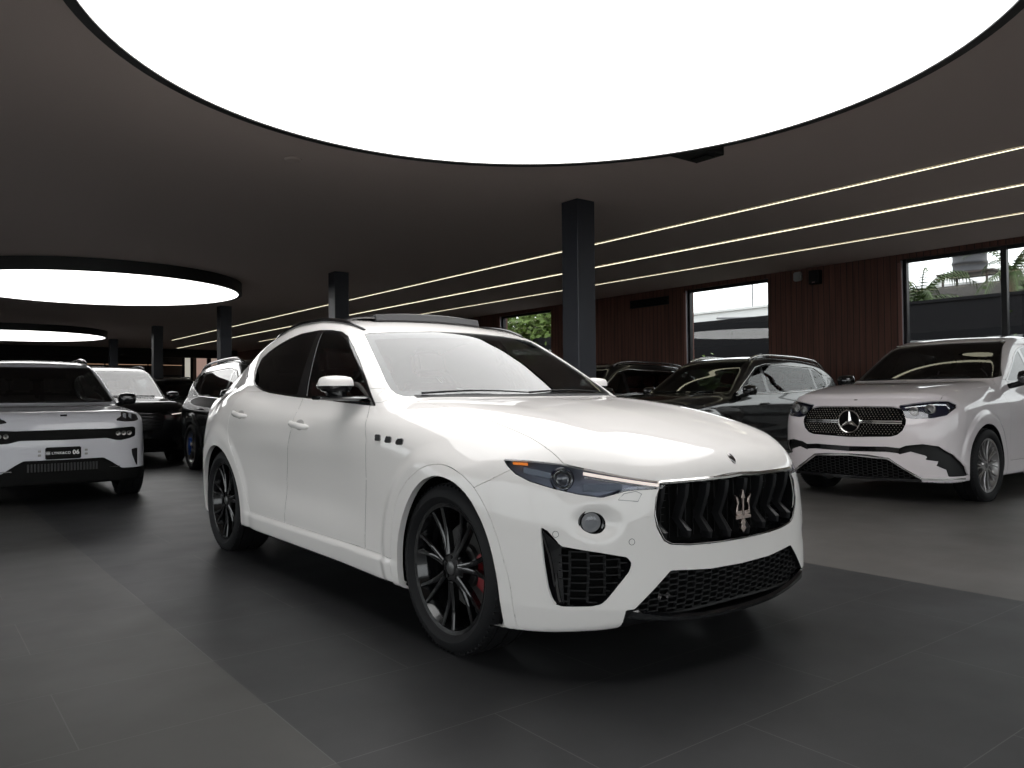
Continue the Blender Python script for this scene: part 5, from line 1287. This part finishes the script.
# window wall: pieces of wood panelling between the openings
OPEN = [(-1.5, 6.98), (9.74, 11.95), (16.72, 19.1), (24.0, 26.3), (31.5, 33.5)]; ZT, ZB = 3.52, .12; WT = .30
bm = bmesh.new(); y0 = YN
for a, b_ in OPEN+[(YF, YF)]:
    if a > y0: bx(bm, XW, XW+WT, y0, a, 0, HC)
    y0 = b_
for a, b_ in OPEN: bx(bm, XW, XW+WT, a, b_, ZT, HC); bx(bm, XW, XW+WT, a, b_, 0, ZB)
struct(from_bm('wall_right', bm, wood_m))
pane_m = glass_mat('window_glass', (.93, .95, .95), 1.45, .01)
for wi, (a, b_) in enumerate(OPEN):
    e = empty('window_%d' % (wi+1), (0, 0, 0)); e['kind'] = 'structure'; struct(e)
    mull = [a, b_] if wi else [a, .6, 3.0, 5.32, b_]
    bm = bmesh.new(); fx0, fx1 = XW+.10, XW+.18
    for i, y in enumerate(mull):
        w_ = .09 if 0 < i < len(mull)-1 else .07
        yc = y if 0 < i < len(mull)-1 else (y+.035 if i == 0 else y-.035); bx(bm, fx0-.02, fx1, yc-w_/2, yc+w_/2, ZB, ZT, .004)
    bx(bm, fx0, fx1, a, b_, ZT-.06, ZT); bx(bm, fx0, fx1, a, b_, ZB, ZB+.07)
    from_bm('window_frame', bm, frame_m, e)
    bm = bmesh.new(); bx(bm, XW+.012, fx0-.03, b_-.012, b_-.002, ZB, ZT-.02); 
    from_bm('jamb_lining', bm, jamb_m, e)
    bm = bmesh.new(); bx(bm, XW-.012, XW+.006, b_-.02, b_+.045, ZB, ZT-.06); from_bm('jamb_edge', bm, lit_wood_edge, e)
    for p, q in zip(mull, mull[1:]):
        bm = bmesh.new(); bx(bm, fx0+.03, fx0+.042, p+.03, q-.03, ZB+.05, ZT-.04); from_bm('pane', bm, pane_m, e)

e = empty('window_6', (0, 0, 0)); struct(e); bm = bmesh.new()  # unseen panes added so daylight brightens the side of the main car
for k in range(8): y = -4.55+3*k; bx(bm, XL-.16, XL-.06, y-.05, y+.05, .25, 3.3)
from_bm('window_frame', bm, frame_m, e)
for k in range(7): bm = bmesh.new(); bx(bm, XL-.115, XL-.10, -4.5+3*k, -1.6+3*k, .26, 3.29); from_bm('pane', bm, pane_m, e)
e = empty('window_7', (0, 0, 0)); struct(e); bm = bmesh.new()  # glazing behind the camera, added to brighten the car fronts
for k in range(7): x = XL+3*k; bx(bm, x-.05, x+.05, YN-.16, YN-.06, .2, 3.35)
from_bm('window_frame', bm, frame_m, e)
for k in range(6): bm = bmesh.new(); bx(bm, XL+.05+3*k, XL+2.95+3*k, YN-.115, YN-.10, .21, 3.34); from_bm('pane', bm, pane_m, e)
# columns
for i in range(5):
    cy = 7.52+7.07*i; bm = bmesh.new(); bx(bm, -.152, .152, -.152, .152, 0, HC, .006)
    o = from_bm('column', bm, column_m); o.location = (6.925, cy, 0)
    prop(o, ['dark square steel column standing right behind the white SUV hood', 'dark square column above the white SUV roof, second nearest', 'dark column behind the dark SUV with blue calipers', 'thin dark column between the two groups of cars on the left', 'faintest and farthest dark column at the back of the hall'][i], 'column', 'square columns in a row')

# round ceiling lights: a black drum with a white luminous face
def round_light(cx, cy, label, power):
    R = 2.75; e = empty('round_ceiling_light', (cx, cy, 3.38), 0, label, 'ceiling light', 'large round ceiling lights')
    bm = bmesh.new(); lathe(bm, [(R, .012), (R, 0), (R+.075, 0), (R+.075, HC-3.38-.002), (R+.05, HC-3.38-.002), (R+.05, .03), (R+.0, .03)], 128, 'z', close=True)
    from_bm('drum_rim', bm, mat('drum_black', (.010, .010, .010), .5), e, angle=30)
    bm = bmesh.new(); lathe(bm, [(0, .010), (1.2, .010), (2.2, .010), (R+.002, .010)], 128, 'z')
    m = mat('luminous_face', (.6, .6, .6), .6, emit=(1, .995, .985), es=power); o = from_bm('luminous_face', bm, m, e)
round_light(3.24, 3.78, 'huge round white ceiling light directly above the white SUV, nearest of three', DISC_POWER)
round_light(3.24, 18.2, 'round white ceiling light above the parked cars on the left, middle of three', DISC_POWER)
round_light(3.24, 32.6, 'farthest and smallest looking round white ceiling light at the far left', DISC_POWER)
# light lines
strip_m = mat('led_strip', (.8, .8, .7), .5, emit=(1, .955, .70), es=2.0)
for i, (x, y1, lab) in enumerate(((9.07, 35.2, 'long thin ceiling light line, highest of the three in the picture'), (10.72, 40.7, 'middle and widest of the three thin ceiling light lines'), (12.43, 34.2, 'thin ceiling light line nearest the wood wall, lowest of the three'))):
    e = empty('light_line', (x, 0, HC), 0, lab, 'light strip', 'parallel ceiling light lines'); w_ = .032 if i == 1 else .023
    bm = bmesh.new(); bx(bm, -w_, w_, YN+1, y1, -.010, -.005); from_bm('diffuser', bm, strip_m, e)
    bm = bmesh.new(); bx(bm, -w_-.008, -w_, YN+1, y1, -.012, -.004); bx(bm, w_, w_+.008, YN+1, y1, -.012, -.004); from_bm('channel', bm, frame_m, e)
# small fittings
bm = bmesh.new(); bx(bm, -.24, .16, -.17, .17, 0, .16, .006); bx(bm, -.02, .10, -.10, .10, -.012, 0, .003)
o = from_bm('junction_box', bm, M['satin_black']); o.location = (6.17, 4.94, HC-.18); prop(o, 'flat black box mounted at the rim of the nearest round ceiling light', 'ceiling box')
bm = bmesh.new(); lathe(bm, [(0, -.02), (.07, -.02), (.085, -.012), (.09, 0)], 32, 'z'); o = from_bm('smoke_detector', bm, ceil_m, smooth=True); o.location = (3.24, 7.89, HC); prop(o, 'small round detector on the ceiling beyond the nearest round light', 'smoke detector')
bm = bmesh.new(); bx(bm, -.09, 0, -.085, .085, -.09, .09, .02, seg=2); lathe(bm, [(0, -.098), (.03, -.096), (.036, -.088)], 20, 'x'); o = from_bm('motion_sensor', bm, mat('sensor_grey', (.30, .30, .29), .5), angle=40); o.location = (XW, 9.02, 3.46); prop(o, 'small grey square sensor high on the wood wall', 'sensor')
e = empty('wall_speaker', (XW, 8.62, 3.40), 0, 'small black box fixed high on the wood wall beside the grey sensor', 'speaker')
bm = bmesh.new(); bx(bm, -.14, 0, -.11, .11, -.14, .13, .01); from_bm('housing', bm, M['satin_black'], e)
bm = bmesh.new(); bx(bm, -.146, -.14, -.03, .03, -.12, -.10); from_bm('status_light', bm, mat('status_light', (.3, .2, .2), .4), e)
e = empty('air_grille', (XW, 13.05, 3.34), 0, 'long black air grille high on the wood wall right of the dark column', 'air vent')
bm = bmesh.new(); bx(bm, -.03, 0, -.62, .62, -.10, .10, .006); from_bm('frame', bm, M['satin_black'], e)
for k in range(5): bm = bmesh.new(); bx(bm, -.045, -.03, -.58, .58, -.075+.033*k, -.062+.033*k); from_bm('louvre', bm, M['matte_black'], e)
# far end of the hall
bm = bmesh.new(); bx(bm, XL+.05, 13.9, 41.4, 41.8, 3.2, HC-.005); o = from_bm('ceiling_beam', bm, mat('beam_dark', (.018, .015, .014), .8)); prop(o, 'dark beam across the ceiling at the far end of the hall', 'beam')
e = empty('shelf_unit', (9.4, 43.5, 0), 0, 'dark wall shelves with warm lights along the far wall', 'shelves')
bm = bmesh.new(); bx(bm, -5.4, 2.6, .35, .45, 0, 3.0); from_bm('back_panel', bm, mat('shelf_back', (.045, .03, .024), .7), e)
for z in (.5, 1.1, 1.7, 2.3, 2.9):
    bm = bmesh.new(); bx(bm, -5.4, 2.6, 0, .35, z, z+.06); from_bm('shelf', bm, M['satin_black'], e)
    if z in (1.1, 1.7, 2.9): bm = bmesh.new(); bx(bm, -4.9, 2.4, .02, .05, z-.022, z-.002); from_bm('light_bar', bm, mat('warm_bar', (.5, .3, .2), .5, emit=(1, .6, .38), es=.5), e)
for x in (-5.4, -3.4, -1.4, .6, 2.54): bm = bmesh.new(); bx(bm, x, x+.06, 0, .35, 0, 3.0); from_bm('upright', bm, M['satin_black'], e)
rnd = random.Random(4)
for i in range(26):
    if i % 13 == 6: continue
    x = 4.30+(i % 13)*.6+(.14 if (i % 13) in (3, 6, 10) else 0); z = [1.16, 1.76][i//13]; h_ = .12+.2*rnd.random(); bm = bmesh.new(); lathe(bm, [(.0, 0), (.05, 0), (.06, h_*.5), (.03, h_*.8), (.03, h_), (0, h_)], 12, 'z')
    o = from_bm('shelf_ornament', bm, mat('ornament', (.2+.4*rnd.random(), .15+.2*rnd.random(), .1+.2*rnd.random()), .5), smooth=True); o.location = (x, 43.66, z+.002); prop(o, 'small dim ornament on the far wall shelves', 'ornament', 'ornaments on the far shelves')
e = empty('glass_door', (12.45, 43.2, 0), 0, 'narrow bright glazed panels in the far wall beside the shelves', 'glazed door')
for k, (a, b_, c) in enumerate(((-.7, -.42, (.75, .72, .62)), (-.1, .42, (.75, .5, .42)), (.66, 1.0, (.8, .6, .5)))):
    bm = bmesh.new(); bx(bm, a, b_, -.02, 0, .4, 3.3); from_bm('pane', bm, mat('lit_pane', c, .3, emit=c, es=.55-.15*(k > 0)), e)
bm = bmesh.new()
for a in (-.82, -.40, .46, 1.02): bx(bm, a, a+.12, -.05, .05, 0, 3.45)
bx(bm, -.82, 1.14, -.05, .05, 3.32, 3.45); from_bm('frame', bm, M['satin_black'], e)
# ---------------------------------------------------------------- outside, seen through the windows
fence_m = mat('fence_grey', (.0055, .0055, .007), .8, spec=.2); white_w = mat('white_wall', (.75, .75, .74), .8); conc = noise_bump(mat('concrete', (.10, .093, .087), .9), 6, .5, .05)
bm = bmesh.new(); bx(bm, XW+.3, 60, -20, 70, -.3, -.05); bx(bm, -60, XL-.2, -60, 70, -.3, -.05); bx(bm, XL-.2, 60, -60, YN-.2, -.3, -.05); struct(from_bm('ground', bm, mat('ground_grey', (.08, .08, .08), .9)))  # left and near strips, unseen, added to block light from below the horizon
bm = bmesh.new(); bx(bm, 19, 19.2, -6, 12.2, -.05, 3.22); bx(bm, 18.96, 19.24, -6, 12.2, 3.19, 3.26); prop(from_bm('boundary_wall', bm, fence_m), 'dark boundary wall outside the right-hand windows', 'wall')
bm = bmesh.new(); bx(bm, 19, 19.2, 12.4, 60, -.05, 3.28); prop(from_bm('boundary_wall', bm, fence_m), 'dark boundary wall outside the middle window', 'wall')
e = empty('white_building', (30, 18, 0), 0, 'low white building beyond the wall in the middle window', 'building')
bm = bmesh.new(); bx(bm, 0, 8, -6, 14, 0, 4.9); bx(bm, 2, 8, -6, -3.6, 4.9, 5.7); bx(bm, -.1, 8.1, -6.1, 14.1, 4.9, 5.0); from_bm('walls', bm, white_w, e)
bm = bmesh.new()
for y in (-1, 1.2, 3.2): tube(bm, [(0, y, 5), (0, y, 6.4)], .03, 6)
tube(bm, [(0, -1, 6.3), (0, 3.2, 6.2)], .025, 6); tube(bm, [(-.2, 5, 4.6), (-.2, -1, 4.2)], .05, 6); tube(bm, [(-.2, -1, 4.2), (-.2, -1, 3.2)], .05, 6); from_bm('roof_railing', bm, mat('railing_grey', (.2, .2, .21), .6), e)
bm = bmesh.new(); bx(bm, 27, 27.4, 1, 14.5, 0, 4.55); bx(bm, 26.9, 27.5, 8.2, 8.5, 4.5, 5.1); o = from_bm('concrete_wall', bm, conc); prop(o, 'weathered concrete wall beyond the dark wall in the right window', 'wall')
e = empty('water_tank', (29, 11.75, 5.15), 0, 'round grey rooftop water tank in the right window', 'water tank')
bm = bmesh.new(); lathe(bm, [(0, 0), (.55, 0), (.55, .08), (.52, .1), (.52, .3), (.55, .32), (.55, .4), (.52, .42), (.52, .65), (.55, .68), (.5, .85), (.2, .98), (0, 1.0)], 32, 'z'); from_bm('tank_body', bm, mat('tank_grey', (.035, .036, .042), .6), e, smooth=True)
bm = bmesh.new(); bx(bm, -.7, .7, -1.0, .8, -.05, 0); 
for a in (-.55, .55):
    for b_ in (-.75, .65): bx(bm, a-.03, a+.03, b_-.03, b_+.03, -5.2, -.05)
from_bm('platform', bm, mat('rust', (.055, .038, .032), .8), e)
# palms and shrubs: leaves as real blades
leaf_m = mat('leaf_green', (.04, .07, .014), .6); leaf2_m = mat('leaf_bright', (.085, .14, .018), .6); bark = noise_bump(mat('bark', (.20, .15, .10), .9), 12, .6, .05)
def palm(x, y, h, label, seed, n=26, L=2.4):
    r = random.Random(seed); e = empty('palm_tree', (x, y, -.05), 0, label, 'palm tree')
    bm = bmesh.new(); tube(bm, [(0, 0, 0), (.1, .05, h*.5), (.05, 0, h)], [.2, .16, .14], 10); from_bm('trunk', bm, bark, e, smooth=True)
    bm = bmesh.new()
    for k in range(n):
        a = r.random()*6.28; el = r.uniform(-.2, 1.2); l = L*r.uniform(.7, 1.1); p0 = Vector((.05, 0, h)); d = Vector((math.cos(a)*math.cos(el), math.sin(a)*math.cos(el), math.sin(el))); prev = p0
        for j in range(9):
            q = prev+d*l/9; d = (d+Vector((0, 0, -.22))).normalized(); side = d.cross(Vector((0, 0, 1)))
            if side.length < .01: side = Vector((1, 0, 0))
            side.normalize()
            for sg in (-1, 1):
                for t in (0, .5):
                    b0 = prev+(q-prev)*t; tip = b0+side*sg*.36*l/2.4*(1-j/11)+d*.22+Vector((0, 0, -.14)); v = [bm.verts.new(b0), bm.verts.new(b0+d*.07), bm.verts.new(tip)]; bm.faces.new(v)
            v = [bm.verts.new(prev+side*.015), bm.verts.new(q+side*.015), bm.verts.new(q-side*.015), bm.verts.new(prev-side*.015)]; bm.faces.new(v); prev = q
    from_bm('fronds', bm, leaf_m, e)
def bush(x, y, z, r0, label, seed, n=900, m=None, name='shrub', cat='shrub', sz=.12, flat=1.):
    r = random.Random(seed); e = empty(name, (x, y, z), 0, label, cat); bm = bmesh.new()
    for k in range(n):
        u = Vector((r.gauss(0, 1), r.gauss(0, 1), r.gauss(0, 1))).normalized()*r.random()**.35*r0*(1+.25*math.sin(k*.7)); u.z *= flat
        a = Vector((r.gauss(0, 1), r.gauss(0, 1), r.gauss(0, .6))).normalized()*sz*r.uniform(.6, 1.5); b_ = a.cross(Vector((r.gauss(0, 1), r.gauss(0, 1), r.gauss(0, 1)))).normalized()*sz*.3
        p = u+Vector((0, 0, r0*flat)); v = [bm.verts.new(p-a*.5), bm.verts.new(p+b_), bm.verts.new(p+a*.6), bm.verts.new(p-b_)]; bm.faces.new(v)
    from_bm('leaves', bm, m or leaf_m, e)
    bm = bmesh.new()
    for k in range(5): a = k*1.26; tube(bm, [(0, 0, -.02), (.2*math.cos(a)*r0, .2*math.sin(a)*r0, r0*flat*.6), (.5*math.cos(a)*r0, .5*math.sin(a)*r0, r0*flat*1.2)], [.04, .025, .01], 6)
    from_bm('stems', bm, bark, e, smooth=True)
palm(24.2, 11.2, 3.9, 'palm with drooping fronds at the left of the right window', 3, 24, 2.2)
palm(25.0, 9.0, 4.6, 'palm beside the water tank in the right window', 5, 16, 2.0)
bush(21.8, 5.6, -.05, 2.6, 'dense green tree at the edge of the last window on the right', 8, 1400, leaf_m, 'tree', 'tree', .16)
bush(24.0, 14.6, -.05, 2.0, 'pale leafy crown left of the palms in the right window', 18, 500, leaf_m, 'tree', 'tree', .14)
bush(16.6, 13.05, -.05, 1.05, 'green bush outside at the lower left of the middle window', 9, 900, leaf2_m)
bush(16.5, 11.2, -.05, .72, 'small plant outside at the bottom middle of the middle window', 10, 400, leaf2_m)
bush(16.6, 8.0, -.05, .72, 'low plants below the dark wall in the right window', 12, 400, leaf_m); bush(16.8, 6.2, -.05, .72, 'plants outside at the lower right of the right window', 13, 400, leaf_m)
bush(20.8, 24.6, -.05, 2.6, 'bright green foliage filling the small left window', 14, 9000, leaf2_m, 'tree', 'tree', .30); bush(22.0, 31.2, -.05, 2.4, 'green foliage behind the small left window', 15, 5000, leaf_m, 'tree', 'tree', .30)
CX, CY = 2.804, 2.923
build_main((CX, CY, 0), -PI/2)
build_gle(); build_lynk()
dark_suv(SUVB, (9.0, 8.0, 0), PI, 'black SUV with silver roof rails parked next to the white SUV coupe')
dark_suv(SUVB, (8.75, 10.7, 0), PI, 'black SUV half hidden, right of the nearest dark column', rails='dark_chrome')
dark_suv(SUVC, (8.9, 13.4, 0), PI, 'black car mostly hidden behind the nearest dark column', rails='dark_chrome', res=.05)
dark_suv(SUVC, (3.10, 15.0, 0), -PI/2, 'black SUV with a pale shining windscreen behind the white SUV at the far left', wheel=('turbine', 'rim_black', None), rails='satin_black', trim=None, wind='glass_wind')
dark_suv(SUVB, (4.55, 10.15, 0), -PI/2, 'dark green SUV with blue brake calipers behind the white luxury SUV', paint='dark_paint', wheel=('star', 'rim_silver', 'blue_caliper'), rails='dark_chrome')
dark_suv(SUVC, (6.1, 22.6, 0), -PI/2, 'dark grey SUV far back between the thin column and the dark green SUV', paint='dark_paint', rails='satin_black', trim=None, res=.05)
dark_suv(SUVB, (8.2, 30.5, 0), -PI/2-.5, 'very distant dark car in front of the shelves', rails='satin_black', trim=None, res=.06)
